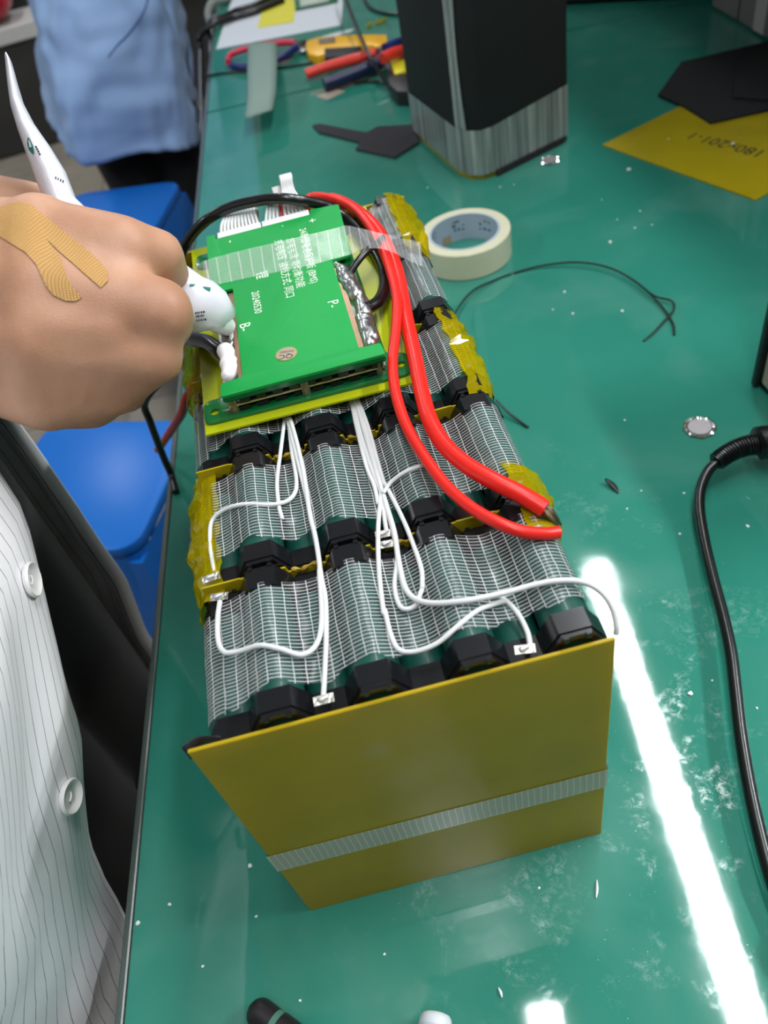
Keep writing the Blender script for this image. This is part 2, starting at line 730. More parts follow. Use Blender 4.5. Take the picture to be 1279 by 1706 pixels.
# ---- yellow fibreglass panels
def epoxy(name, c, trans=0.25):
    m, nt, b, out = new_nodes(name)
    tc = N(nt, 'ShaderNodeTexCoord')
    n = N(nt, 'ShaderNodeTexNoise')
    n.inputs['Scale'].default_value = 14
    n.inputs['Detail'].default_value = 5
    nt.links.new(tc.outputs['Object'], n.inputs['Vector'])
    base = lin(c)
    colr = ramp(nt, n.outputs['Fac'], [(0.3, tuple(x * .9 for x in base[:3])), (0.7, tuple(min(1, x * 1.08) for x in base[:3]))])
    nt.links.new(colr, b.inputs['Base Color'])
    b.inputs['Roughness'].default_value = 0.32
    tr = N(nt, 'ShaderNodeBsdfTranslucent')
    nt.links.new(colr, tr.inputs['Color'])
    mx = N(nt, 'ShaderNodeMixShader')
    mx.inputs[0].default_value = trans
    nt.links.new(b.outputs[0], mx.inputs[1])
    nt.links.new(tr.outputs[0], mx.inputs[2])
    nt.links.new(mx.outputs[0], out.inputs['Surface'])
    return m


yel = epoxy('yellow_fibreglass', '#c7b41c', 0.3)
yel2 = epoxy('yellow_green_sheet', '#c6d01a', 0.3)


def panel_material():
    m = epoxy('end_panel_fibreglass', '#d6b922', 0.38)
    nt = m.node_tree
    b = nt.nodes['Principled BSDF']
    tc = N(nt, 'ShaderNodeTexCoord')
    # dull rubbed spot and fine scuffs
    d = N(nt, 'ShaderNodeVectorMath', operation='DISTANCE')
    d.inputs[1].default_value = (0.0703, -0.0018, 0.167)
    nt.links.new(tc.outputs['Object'], d.inputs[0])
    spot = N(nt, 'ShaderNodeMapRange')
    spot.inputs['From Min'].default_value = 0.0085
    spot.inputs['From Max'].default_value = 0.003
    nt.links.new(d.outputs['Value'], spot.inputs['Value'])
    src = b.inputs['Base Color'].links[0].from_socket
    mx = N(nt, 'ShaderNodeMixRGB')
    mx.inputs['Color2'].default_value = lin('#d9cf86')
    nt.links.new(src, mx.inputs['Color1'])
    nt.links.new(math_node(nt, 'MULTIPLY', spot.outputs[0], 0.3), mx.inputs['Fac'])
    nt.links.new(mx.outputs[0], b.inputs['Base Color'])
    n = N(nt, 'ShaderNodeTexNoise')
    n.inputs['Scale'].default_value = 45
    nt.links.new(tc.outputs['Object'], n.inputs['Vector'])
    mr = N(nt, 'ShaderNodeMapRange')
    mr.inputs['To Min'].default_value = 0.25
    mr.inputs['To Max'].default_value = 0.45
    nt.links.new(n.outputs['Fac'], mr.inputs['Value'])
    nt.links.new(mr.outputs[0], b.inputs['Roughness'])
    return m


box('end_panel', 0, PW, -0.0018, 0, 0.0, PH, panel_material(), pack, 0.0004, 1)
box('end_panel', 0, PW, ROWS * PL, ROWS * PL + .0018, 0.0, PH, yel, pack, 0.0004, 1)


def divider(y, low):
    pts = [(0.004, 0.004), (0.171, 0.004)]
    top = []
    for c in range(7, -1, -1):
        x = col_x(c)
        h = cell_z(c, 8 if c % 2 else 7) + CP / 2
        if c % 2:
            z = PH - 0.001
            top += [(x + CDX * .26, z), (x - CDX * .26, z)]
        else:
            z = h + 0.0013 if c in low else PH - 0.0005
            top += [(x + CDX * .22, z), (x, z - (0.0008 if c in low else 0)), (x - CDX * .22, z)]
    top = [(max(0.002, min(0.172, a)), b) for a, b in top]
    poly = pts + top
    me = prism_mesh('divider', poly, -0.0005, 0.0005)
    for v in me.vertices:
        v.co = Vector((v.co.x, y - v.co.z, v.co.y))
    me.update()
    return put('divider_board', me, yel, pack)


divider(1 * PL, (2, 4))
divider(2 * PL, (2, 4))
divider(3 * PL, (2, 4))
divider(4 * PL, (2, 4))


# ---- draped glass-fibre mesh tape
def env(x):
    """height of the taut wrap over the cells at x"""
    ph = (x - CX1) / CDX * 2 * math.pi
    top = ZH + CRAD
    if x < CX1 - CDX * .5 - .002:
        base = ZL + CRAD - 0.0005
        xx = (CX1 - CDX * .5 - .002) - x
        rr = 0.012
        if xx < rr:
            return base - (rr - math.sqrt(rr * rr - xx * xx))
        return base - rr - (xx - rr) * 8
    if x > CX1 + 3 * CDX:
        xx = x - (CX1 + 3 * CDX)
        rr = 0.0125
        if xx < rr:
            return top + .0006 - (rr - math.sqrt(rr * rr - xx * xx))
        return top - rr - (xx - rr) * 8
    c = 0.5 + 0.5 * math.cos(ph)
    sag = 0.0078
    return top + 0.0005 - sag * (1 - c) ** 0.8


def mesh_tape_material(name, du, dv, wu, wv, alpha, tint=(0.86, 0.88, 0.88), film=0.1, gloss=0.5):
    m, nt, b, out = new_nodes(name)
    uv = N(nt, 'ShaderNodeUVMap')
    s = N(nt, 'ShaderNodeSeparateXYZ')
    nz = N(nt, 'ShaderNodeTexNoise')
    nz.inputs['Scale'].default_value = 60
    nt.links.new(uv.outputs[0], nz.inputs['Vector'])
    off = N(nt, 'ShaderNodeVectorMath', operation='MULTIPLY_ADD')
    off.inputs[1].default_value = (0.0016, 0.0006, 0)
    nt.links.new(nz.outputs['Color'], off.inputs[0])
    nt.links.new(uv.outputs[0], off.inputs[2])
    nt.links.new(off.outputs[0], s.inputs[0])

    def line(v, d, wd):
        fr = math_node(nt, 'FRACT', math_node(nt, 'DIVIDE', v, d))
        a = math_node(nt, 'ABSOLUTE', math_node(nt, 'SUBTRACT', fr, 0.5))
        mr = N(nt, 'ShaderNodeMapRange')
        mr.inputs['From Min'].default_value = wd / d / 2 * 1.25
        mr.inputs['From Max'].default_value = wd / d / 2 * 0.6
        nt.links.new(a, mr.inputs['Value'])
        return mr.outputs[0]
    l = math_node(nt, 'MAXIMUM', line(s.outputs['X'], du, wu), line(s.outputs['Y'], dv, wv))
    b.inputs['Base Color'].default_value = tint + (1,)
    b.inputs['Roughness'].default_value = 0.3
    gl = N(nt, 'ShaderNodeBsdfGlossy')
    gl.inputs['Roughness'].default_value = 0.22
    tr = N(nt, 'ShaderNodeBsdfTransparent')
    fr = N(nt, 'ShaderNodeFresnel')
    fr.inputs['IOR'].default_value = 1.5
    m1 = N(nt, 'ShaderNodeMixShader')      # clear film
    nt.links.new(math_node(nt, 'MULTIPLY', fr.outputs[0], gloss), m1.inputs[0])
    nt.links.new(tr.outputs[0], m1.inputs[1])
    nt.links.new(gl.outputs[0], m1.inputs[2])
    fac = math_node(nt, 'ADD', math_node(nt, 'MULTIPLY', l, alpha - film), film)
    m2 = N(nt, 'ShaderNodeMixShader')
    nt.links.new(fac, m2.inputs[0])
    nt.links.new(m1.outputs[0], m2.inputs[1])
    nt.links.new(b.outputs[0], m2.inputs[2])
    nt.links.new(m2.outputs[0], out.inputs['Surface'])
    return m


tape_net = mesh_tape_material('glass_fibre_net_tape', 0.0055, 0.0019, 0.00042, 0.00036, 0.64, film=0.03)


def drape(y0, y1, xl, xr, seed, sl=0.0, sr=0.0):
    """tape band over the cells of one row; sl / sr skew the near edge at left and right"""
    ph = seed * 17.3
    # arc-length parametrised x profile
    xs = [xl + (xr - xl) * i / 150 for i in range(151)]

    def f(u, v):
        x = xl + (xr - xl) * u
        ya = y0 + sl * (1 - u) + sr * u + 0.0016 * math.sin(u * 31 + seed) + 0.0008 * math.sin(u * 77 + seed * 3)
        y = ya + (y1 - ya) * v
        if x < 0.0055:
            dz = 0.0055 - x
        z = env(x)
        wr = mnoise.noise(Vector((x * 55 + ph, y * 40, seed))) * 0.0011 + abs(mnoise.noise(Vector((x * 130, y * 90 + ph, seed)))) * 0.0007
        # edges curl up a little between the cells
        return (x, y, z + 0.0008 + wr)
    # unroll: replace steep side with vertical drop
    return f


def tape_sheet(name, y0, y1, xl, xr, seed, drop_l=0.0, drop_r=0.0, sl=0.0, sr=0.0, label=None):
    f0 = drape(y0, y1, xl, xr, seed, sl, sr)
    nl = 8 if drop_l else 0
    nr = 8 if drop_r else 0
    nx = 120
    prof_n = nl + nx + nr
    acc = [0.0]
    prev = None

    def pt(i, v):
        if i < nl:
            x, y, z = f0(0.0, v)
            k = (nl - i) / nl
            return (x - 0.0012 * math.sin(k * 5 + seed), y, z - drop_l * k)
        if i > nl + nx:
            x, y, z = f0(1.0, v)
            k = (i - nl - nx) / nr
            return (x + 0.001 * math.sin(k * 5 + seed), y, z - drop_r * k)
        return f0((i - nl) / nx, v)
    us = [0.0]
    for i in range(1, prof_n + 1):
        a, b = Vector(pt(i - 1, .5)), Vector(pt(i, .5))
        a.y = b.y = 0
        us.append(us[-1] + (b - a).length)
    nv = 34
    vs, uvs, fs = [], [], []
    for j in range(nv + 1):
        for i in range(prof_n + 1):
            p = pt(i, j / nv)
            vs.append(p)
            uvs.append((us[i] + seed * .013, p[1]))
    W = prof_n + 1
    for j in range(nv):
        for i in range(prof_n):
            fs.append((j * W + i, j * W + i + 1, (j + 1) * W + i + 1, (j + 1) * W + i))
    return put(name, raw(name, vs, fs, True, uvs), tape_net, pack)


XL, XR = 0.0022, 0.1712
tape_sheet('mesh_tape', 0.0135, 0.0690, XL, 0.1705, 1, 0.02, 0.012, 0.0, 0.006)
tape_sheet('mesh_tape', 0.0975, 0.1490, XL, XR, 2, 0.03, 0.03, 0.0, -0.003)
tape_sheet('mesh_tape', 0.1755, 0.2290, XL, XR, 3, 0.05, 0.03)
tape_sheet('mesh_tape', 0.2540, 0.3100, XL, XR, 4, 0.05, 0.03)
tape_sheet('mesh_tape', 0.3320, 0.3930, XL, XR, 5, 0.05, 0.03)

# band of tape round the pack, seen on the end panel
strap = mesh_tape_material('strapping_tape', 0.0034, 0.0009, 0.0006, 0.00035, 0.75, tint=(0.80, 0.79, 0.70), film=0.38)
t0, t1 = 0.0675, 0.0890


def strap_f(u, v):
    x = -0.0008 + u * (PW + 0.0016)
    z = t0 + (t1 - t0) * v + 0.004 * (1 - u) - 0.002
    return (x, -0.0022 - 0.00015 * abs(mnoise.noise(Vector((x * 90, z * 20, 0)))), z)


put('strap_tape', grid_mesh('strap', strap_f, 80, 6, uvf=lambda u, v: (u * PW, v * .0215)), strap, pack)


def strap_side(xx):
    return lambda u, v: (xx, -0.002 + u * (ROWS * PL + 0.004), t0 + (t1 - t0) * v)


put('strap_tape', grid_mesh('strap', strap_side(-0.0008), 40, 2, uvf=lambda u, v: (u * .4, v * .0215)), strap, pack)
put('strap_tape', grid_mesh('strap', strap_side(PW + 0.0008), 40, 2, uvf=lambda u, v: (u * .4, v * .0215)), strap, pack)


# ---- amber polyimide film on the sides
def kapton_material():
    m, nt, b, out = new_nodes('amber_film')
    b.inputs['Base Color'].default_value = lin('#d6c20c')
    b.inputs['Roughness'].default_value = 0.09
    b.inputs['Specular IOR Level'].default_value = 0.8
    tr = N(nt, 'ShaderNodeBsdfTransparent')
    tr.inputs['Color'].default_value = lin('#f2e05a')
    mx = N(nt, 'ShaderNodeMixShader')
    mx.inputs[0].default_value = 0.36
    nt.links.new(tr.outputs[0], mx.inputs[1])
    nt.links.new(b.outputs[0], mx.inputs[2])
    nt.links.new(mx.outputs[0], out.inputs['Surface'])
    return m


kap = kapton_material()


def crumple(p, seed, amp):
    q = Vector((p[0] * 60, p[1] * 60, p[2] * 60)) + Vector((seed * 7.1, 0, 0))
    c = mnoise.cell_vector(q * 0.8)
    return (mnoise.turbulence(q, 3, True) - 0.5) * amp


def side_film(side, y0, y1, zt, zb, seed, bulge=0.006, over=0.010):
    """film that starts on the shoulder of the outermost cell and hangs down the side"""
    def f(u, v):
        y = y0 + (y1 - y0) * u
        s = v * (over + (zt - zb))
        edge = min(u, 1 - u)
        bb = bulge * math.sin(math.pi * min(1, edge * 2.2) / 2) ** .7
        if side > 0:
            xs = CX1 + 3 * CDX
            rr = 0.0118 + bb * .5
            zc = ZH
        else:
            xs = col_x(0)
            rr = 0.0150 + bb * .5
            zc = ZL - 0.002
        an = s / rr
        if an < math.pi / 2:
            a2 = math.pi / 2 - an + 0.0
            x, z = rr * math.cos(a2), zc + rr * math.sin(a2)
        else:
            x, z = rr, zc - (s - rr * math.pi / 2)
        x += bb * math.sin(min(1, s / 0.05) * math.pi) * 0.6
        p = Vector((xs + side * x, y, z))
        d = crumple(p, seed, 0.0028)
        fold = 0.0022 * (1 if math.sin(y * 330 + seed + z * 120) > 0.3 else -0.4)
        return p + Vector((side * (d + fold * .4), crumple(p + Vector((0, 0, 1)), seed, 0.003), d * .8))
    me = grid_mesh('side_film', f, 26, 24, smooth=False)
    return put('amber_film', me, kap, pack)


side_film(1, 0.058, 0.105, 0.2, 0.09, 1, 0.005, 0.012)
side_film(1, 0.158, 0.246, 0.2, 0.09, 2, 0.004, 0.008)
side_film(1, 0.316, 0.404, 0.2, 0.09, 3, 0.006, 0.010)
side_film(-1, 0.076, 0.166, 0.2, 0.10, 4, 0.004, 0.006)
side_film(-1, 0.232, 0.318, 0.2, 0.10, 5, 0.004, 0.006)

# frayed glue-wet paper and nickel tabs between the rows
tabm = mat('nickel_tab', '#c9c6bd', 0.3, 0.9, bump=0.4, bscale=400)
solder = mat('solder', '#cfd0cf', 0.3, 1.0, bump=0.12, bscale=60)
gluem = mat('amber_glue', '#ab8a2a', 0.25, var=0.3, vscale=300, bump=0.6, bscale=500)
for (r, c) in ((1, 2), (1, 4), (2, 2), (2, 4)):
    x, y, z = col_x(c), r * PL, cell_z(c, 7) + CP / 2
    rnd = random.Random(r * 10 + c)
    pts = [(x - .0075 + .0025 * k, y + rnd.uniform(-.001, .001), z + 0.0016 + rnd.uniform(-.0004, .0006)) for k in range(7)]
    tube('glue_bead', pts, lambda t: 0.0009 + 0.0004 * math.sin(t * 19), gluem, pack, 8, 5)


def tab(x, y, z, ang=0.0, label=None):
    bm = box_bm(-.0042, .0042, -.0008, .0030, -.0002, .0003, 0.0001, 1)
    o = put('solder_tab', from_bm('tab', bm), tabm, pack)
    o.location = (x, y, z)
    o.rotation_euler = (0.25, 0, ang)
    caps = [((x - .0012, y + .001, z + .0008), .0014, (x + .0012, y + .0014, z + .0010), .0011)]
    blob('solder_blob', caps, 0.0006, 2, mat('tab_solder', '#d2d2d0', 0.45, 0.6), o).matrix_parent_inverse = o.matrix_basis.inverted()


for px, py, h in ((540, 1170, 0.2065), (875, 1086, 0.2065), (365, 998, 0.2035), (640, 893, 0.2045), (645, 910, 0.2045), (352, 966, .2062)):
    p = G(px, py, h)
    tab(p.x, p.y, p.z, random.uniform(-.2, .2))
# tab of black film that sticks out at the left of the panel
put('black_film_tab', grid_mesh('film_tab', lambda u, v: (-.004 + u * .016, .004 + .002 * u + .002 * math.sin(u * 4), .1905 + v * .011), 8, 2, thick=.0004), mat('black_film', '#2a2a2e', 0.3), pack)

# ================================================================== protection board on top of the pack
pcb = mat('green_solder_mask', '#0f9a45', 0.48, var=0.05, vscale=60, bump=0.15, bscale=1400, spec=0.35)
pcb2 = mat('green_solder_mask_dark', '#0c6b34', 0.25, var=0.1, vscale=80, coat=0.4)
silk = mat('silkscreen_white', '#e6f5e0', 0.6)
BX, BY, BZ = 0.0780, 0.2750, 0.2125       # base of the board on the cells
bms = thing('protection_board', 'green stacked circuit board on a yellow sheet on top of the battery pack', 'circuit board', (BX, BY, BZ))


def mm(pts):
    return [((a / 1000 - BX), (b / 1000 - BY)) for a, b in pts]


def bpart(name, poly, z0, z1, m, bev=0.0, holes=None):
    return prism(name, mm(poly), z0 - BZ, z1 - BZ, m, bms, bev, [mm(h) for h in holes] if holes else None)


def circ_pts(cx, cy, r, n=14):
    return [(cx + r * math.cos(2 * math.pi * k / n), cy + r * math.sin(2 * math.pi * k / n)) for k in range(n)]


def rounded(pts, r, n=5):
    out = []
    L = len(pts)
    for i in range(L):
        p0, p1, p2 = Vector(pts[i - 1]), Vector(pts[i]), Vector(pts[(i + 1) % L])
        a = (p0 - p1).normalized()
        b = (p2 - p1).normalized()
        rr = min(r, (p0 - p1).length * .45, (p2 - p1).length * .45)
        s, e = p1 + a * rr, p1 + b * rr
        for k in range(n + 1):
            t = k / n
            q = s.lerp(p1, t).lerp(p1.lerp(e, t), t)
            out.append((q.x, q.y))
    return out


bpart('backing_sheet', [(17.5, 178.5), (134, 177), (144.5, 384), (15.5, 387)], .2126, .2138, yel2)
lowp = rounded([(18, 185), (135, 183), (135.5, 203), (124, 205), (124, 352), (135, 354), (135, 372), (19, 373), (19, 355), (30, 353), (30, 205), (18, 205)], 5.5)
bpart('lower_board', lowp, .2139, .2158, pcb2, 0.0003, holes=[circ_pts(24, 194, 2.6), circ_pts(130, 193, 2.6)])
bpart('heat_plate', [(33, 188), (121.5, 188), (121.5, 360), (33, 360)], .2200, .2212, mat('aluminium_plate', '#b9b4ab', 0.35, 0.8))
bpart('middle_board', [(33, 186.5), (121.5, 186.5), (121.5, 196), (116, 197), (116, 291), (121.5, 292), (121.5, 361), (33, 361), (33, 291), (39, 290), (39, 197), (33, 196)], .2250, .2262, pcb2)
up = [(31.5, 365), (37.5, 365.2), (37.5, 358.3), (104.5, 358.3), (104.5, 365), (124.5, 362.5), (121.9, 293), (109.2, 292), (109.5, 195.5), (121.5, 195), (122.2, 184.3), (32.0, 184.3), (32.5, 195.5), (44.8, 197), (45.4, 289.5), (31.2, 290.2)]
bpart('upper_board', rounded(up, 1.4, 3), .2294, .2315, pcb, 0.0003)
rimm = mat('board_edge_lip', '#0a7a36', 0.25, coat=0.4)
bpart('front_lip', [(32.3, 184.5), (122, 184.5), (122, 186.5), (32.3, 186.5)], .2272, .2294, pcb2)
for (x, y) in ((36, 190), (118, 190), (36, 355), (118, 355), (76, 189)):
    bpart('spacer_post', circ_pts(x, y, 2.6, 10), .2158, .2294, mat('brass_spacer', '#8a8374', 0.35, 0.7))
chip = mat('chip_black', '#17181a', 0.4)
rnd = random.Random(3)
for k in range(9):
    x = 40 + k * 9.2
    bpart('chip', [(x, 187.5 + rnd.random()), (x + 5.5, 187.5), (x + 5.5, 194), (x, 194)], .2212, .2240, chip)
for k in range(8):
    x = 38 + k * 10.4
    bpart('chip', [(x, 188.5), (x + 6.5, 188.5), (x + 6.5, 196), (x, 196)], .2158, .2185, chip)
cop = mat('copper_bar', '#b08a70', 0.35, 0.55, var=0.15, vscale=200)
bpart('terminal_bar', [(109.2, 196.2), (112.4, 196.2), (112.4, 291), (109.2, 291)], .2263, .2292, cop)
bpart('terminal_bar', [(42.0, 198), (45.2, 198), (45.2, 288.5), (42.0, 288.5)], .2263, .2292, cop)


def lumps(name, pts, m, z, r, seed, voxel=0.0009, it=3, jit=0.35):
    """one joined lump laid along pts (millimetres), irregular like solder or silicone"""
    rnd = random.Random(seed)
    path = catmull([(a / 1000 - BX, b / 1000 - BY, z - BZ) for a, b in pts], 5)
    caps = []
    for a, b in zip(path[:-1], path[1:]):
        j = Vector((rnd.uniform(-1, 1), rnd.uniform(-1, 1), rnd.uniform(-.3, .5))) * r * jit
        caps.append((a + j, r * rnd.uniform(.8, 1.1), b + j, r * rnd.uniform(.75, 1.05)))
    return blob(name, caps, voxel, it, m, bms)


lumps('solder_joint', [(112.0, 289), (114, 281)], solder, .2280, .0030, 1, it=3, jit=.5)
lumps('solder_joint', [(114.2, 280), (116, 266), (117.5, 252)], solder, .2268, .0052, 11, it=3, jit=.4)
lumps('solder_joint', [(118, 247), (117.5, 226), (117, 202)], solder, .2265, .0046, 2, it=3, jit=.35)
lumps('solder_joint', [(38, 275), (40, 255), (40, 237)], solder, .2260, .0030, 3, it=1)
whiteglue = mat('white_silicone', '#f0ecf0', 0.45, sss=0.2, bump=0.2, bscale=250)
g1 = [G(px, py, .2285) * 1000 for px, py in ((374, 584), (379, 602), (383, 620))]
g2 = [G(px, py, .2285) * 1000 for px, py in ((364, 512), (370, 530), (374, 548))]
lumps('glue_bead', [(p.x, p.y) for p in g1], whiteglue, .2270, .0049, 5, it=6, jit=.25)
lumps('glue_bead', [(p.x, p.y) for p in g2], whiteglue, .2270, .0046, 6, it=6, jit=.25)


def silk_text(s, x, y, size, rot=-math.pi / 2, m=silk, z=.23165, sx=1.0, parent=None, name='silkscreen_text'):
    o = text_obj(name, s, size, m, parent or bms)
    o.location = (x / 1000 - BX, y / 1000 - BY, z - BZ) if parent is None else (x, y, z)
    o.rotation_euler = (0, 0, rot)
    o.scale = (sx * 1.06, 1.06, 1)
    return o


silk_text('20240530', 58.6, 266.5, .0062, sx=0.95)
silk_text('B-', 49.6, 243.5, .0088)
silk_text('P-', 102.5, 243.5, .0088)
silk_text('24串锂电池保护板 (BMS)', 95.6, 306, .0062, rot=-math.pi / 2 - 0.02)
silk_text('放电电流  带均衡功能', 86.5, 301, .0062)
silk_text('充电电压  接线方式: 同口', 78.8, 298, .0062)
silk_text('锂', 64.2, 296, .0085)
silk_text('+', 103.8, 348.5, .009)
silk_text('-', 48.2, 349, .009)
for (x, y) in ((84, 352),):
    bpart('silkscreen_text', circ_pts(x, y, .5, 8), .2315, .23165, silk)
st = bpart('inspection_sticker', circ_pts(70.5, 206.7, 6.1, 28), .2315, .2318, mat('sticker_grey', '#b9a994', 0.25, 0.3))
bpart('sticker_rim', circ_pts(70.5, 206.7, 6.1, 28), .23172, .23184, mat('sticker_gold', '#c9b66a', 0.25, 0.5), holes=[circ_pts(70.5, 206.7, 5.5, 28)])
ink = mat('black_ink', '#231a22', 0.6)
silk_text('QC', 70.0, 204.4, .0052, rot=math.radians(168), m=ink, z=.23185)
silk_text('PASSED', 70.9, 208.6, .0023, rot=math.radians(168), m=ink, z=.23185)

# ---- sense-wire plugs
plug_wires = []
wwm = mat('white_wire', '#dfe0e0', 0.4)
rwm = mat('red_wire', '#b8142a', 0.4)
for gi, (xa, xb, lab) in enumerate(((39.3, 69.6, 'white plug with a fan of white wires under the black cable'), (70.6, 103.6, 'white plug with a tall loop of white wires and one red wire'))):
    h = thing('wire_plug', lab, 'plug', (0, 0, 0))
    me = prism_mesh('plug', [(xa / 1000, .3586), (xb / 1000, .3586), (xb / 1000, .3668), (xa / 1000, .3668)], .2235, .2312, 0.0004)
    put('plug_housing', me, mat('plug_white', '#e6e2e4', 0.45), h)
    nwire = 11
    for k in range(nwire):
        t = k / (nwire - 1)
        x = (xa + 2 + (xb - xa - 4) * t) / 1000
        if gi == 0:
            xe = 0.0465 + 0.020 * t
            pts = [(x, .3665, .2280), (x + (xe - x) * .3, .3760, .2310), (xe, .3880, .2310), (xe - .002 + .004 * t, .3990, .2230), (xe - .003, .4065, .2060), (xe - .004 - .006 * (1 - t), .4095, .185 + .01 * t), (xe - .002, .4085, .150)]
        else:
            xe = 0.0830 + 0.014 * t
            up_ = 0.015 if k > 4 else 0.007
            pts = [(x, .3665, .2280), (x + (xe - x) * .45, .3770, .2350), (xe, .3850, .2310 + up_ * .6), (xe + .001, .3905, .2310 + up_), (xe + .0005, .3990, .2310 + up_ * .7), (xe, .4080, .2150), (xe - .003, .4095, .180), (xe - .003, .4085, .150)]
        plug_wires += catmull(pts, 14)
        tube('wire', pts, 0.00105, rwm if (gi == 1 and k == 4) else wwm, h, 7, 6)

# ---- strip of reinforced tape across the board
wide = mesh_tape_material('reinforced_tape', 0.0073, 0.0011, 0.0008, 0.00025, 0.45, film=0.14, gloss=0.04)


def strip(name, st, m, n=6, wn=4, thick=0, uvs=None):
    A = catmull([G(a[0], a[1], z) for a, b, z in st], n)
    B = catmull([G(b[0], b[1], z) for a, b, z in st], n)
    acc = [0]
    for i in range(1, len(A)):
        acc.append(acc[-1] + ((A[i] + B[i]) / 2 - (A[i - 1] + B[i - 1]) / 2).length)
    nn = len(A) - 1

    def f(u, v):
        i = min(int(round(u * nn)), nn)
        p = A[i].lerp(B[i], v)
        return p + Vector((0, 0, mnoise.noise(p * 160) * 0.0003))
    return grid_mesh(name, f, nn, wn, uvf=lambda u, v: (acc[min(int(round(u * nn)), nn)], v * .02), thick=thick)


# ================================================================== cables
redc = mat('red_cable', '#e8261d', 0.38, spec=0.4, coat=0.1)
blkc = mat('black_cable', '#0c0c0e', 0.3, coat=0.2)


def cable(name, pts, r, m, parent=None, seg=14, n=8):
    return tube(name, [G(*p) for p in pts], r, m, parent, seg, n)


def world_bvh(o, off):
    return BVHTree.FromPolygons([v.co + off for v in o.data.vertices], [tuple(p.vertices) for p in o.data.polygons])


board_bvh = [world_bvh(o, Vector((BX, BY, BZ))) for o in bms.children if o.name.startswith(('upper_board', 'lower_board', 'middle_board'))]


def lift(path, r, cables, boards=(), spread=5.0):
    """raise a laid cable just enough to rest on the cables and boards that it crosses"""
    need = []
    ups = [((CV - p).normalized() + Vector((0, 0, .3))).normalized() for p in path]
    for p, up in zip(path, ups):
        d = 0.0
        for k in range(90):
            q = p + up * d
            hit = False
            for pts, rr in cables:
                if min((q - c).length for c in pts) < r + rr + 0.00005:
                    hit = True
                    break
            if not hit:
                for b_ in boards:
                    n_ = b_.find_nearest(q, r + .002)
                    if n_[0] is not None and n_[3] < r:
                        hit = True
                        break
            if not hit:
                break
            d += 0.0003
        need.append(d)
    n = len(path)
    D_ = [max(need[j] * math.exp(-((i - j) / spread) ** 2) for j in range(n)) for i in range(n)]
    for it in range(12):
        D_ = [max(need[i], .25 * D_[max(i - 1, 0)] + .5 * D_[i] + .25 * D_[min(i + 1, n - 1)]) for i in range(n)]
    return [p + up * d for p, up, d in zip(path, ups, D_)]


def path_tube(name, path, r, m, seg=14):
    return put(name, from_bm(name, tube_bm(path, r, seg), angle=50), m)


# the black cable tucks behind the far right corner of the board, the red ones run outside it
bk = [G(302, 470, .1950), G(300, 430, .2080), G(316, 398, .2200), G(345, 369, .2300), G(385, 348, .2350), G(430, 336, .2380), G(470, 332, .2390), G(500, 335, .2360), Vector((.1085, .3705, .2325)), Vector((.1180, .3692, .2275)), Vector((.1272, .3605, .2210)), Vector((.1330, .3440, .2190)), G(604, 396, .2185), G(628, 426, .2180), G(639, 455, .2185), G(640, 480, .2205), G(630, 502, .2245), G(612, 514, .2270)]
bk = lift(catmull(bk, 16), .0037, [(plug_wires, .00105)], board_bvh[:0], spread=26)
tag(path_tube('black_cable', bk, 0.0037, blkc), 'thick black cable arching behind the green board', 'cable')

tk = [(908, 848, .2152), (868, 824, .2190), (820, 800, .2215), (776, 774, .2225), (739, 740, .2235), (716, 700, .2245), (703, 655, .2235), (692, 600, .2220), (681, 550, .2205), (672, 505, .2200), (664, 462, .2205), (650, 420, .2205), (624, 377, .2198), (590, 348, .2188), (556, 332, .2180)]
tk = [G(*p) for p in tk] + [Vector((.1175, .4085, .2125)), Vector((.1140, .4135, .2000)), Vector((.1135, .4125, .1750))]
tk = lift(catmull(tk, 16), .0042, [(bk, .0037)], board_bvh, spread=22)
c1 = thing('red_cable', 'thick red power cable ending in bare strands at the pack edge', 'cable', G(908, 848, .205))
o = path_tube('sheath', tk, 0.0042, redc)
o.parent = c1
o.matrix_parent_inverse = Matrix.Translation(-c1.location)
strand = mat('tinned_strands', '#8d7d68', 0.3, 0.9, bump=0.6, bscale=800)
rnd = random.Random(9)
e0, e1 = G(906, 847, .2152), G(930, 876, .2045)
bm = bmesh.new()
for k in range(22):
    a = rnd.random() * 6.28
    rr = 0.0034 * math.sqrt(rnd.random())
    off = Vector((math.cos(a) * rr * .6, math.sin(a) * rr * .7, math.sin(a * 2) * rr * .4))
    tube_bm([e0 + off, e0.lerp(e1, .5) + off * 1.1 + Vector((0, 0, .001)), e1 + off * .8], 0.0007, 5, bm)
o = put('bare_strands', from_bm('strands', bm, True), strand, c1)
o.matrix_parent_inverse = Matrix.Translation(-c1.location)
tn = [(930, 887, .2118), (905, 889, .2143), (868, 885, .2172), (830, 871, .2190), (785, 846, .2195), (742, 808, .2195), (705, 758, .2205), (675, 705, .2215), (658, 650, .2235), (654, 600, .2245), (659, 550, .2255), (661, 505, .2270), (654, 465, .2275), (640, 424, .2275), (618, 381, .2248), (590, 349, .2228), (556, 333, .2218), (522, 328, .2208)]
tn = catmull([G(*p) for p in tn] + [Vector((.1045, .4030, .2190)), Vector((.1035, .4090, .2050)), Vector((.1035, .4092, .1800))], 16)
tn = lift(tn, .0029, [(tk, .0042), (bk, .0037)], board_bvh, spread=22)
tag(path_tube('red_cable', tn, 0.0029, redc), 'thinner red power cable lying beside the thick red one', 'cable')
tag(cable('black_wire', [(583, 456, .2290), (590, 444, .2310), (602, 428, .2330), (617, 413, .2330), (630, 404, .2310), (637, 396, .2250)], 0.0022, blkc), 'short thin black wire soldered beside the tape strip', 'wire')
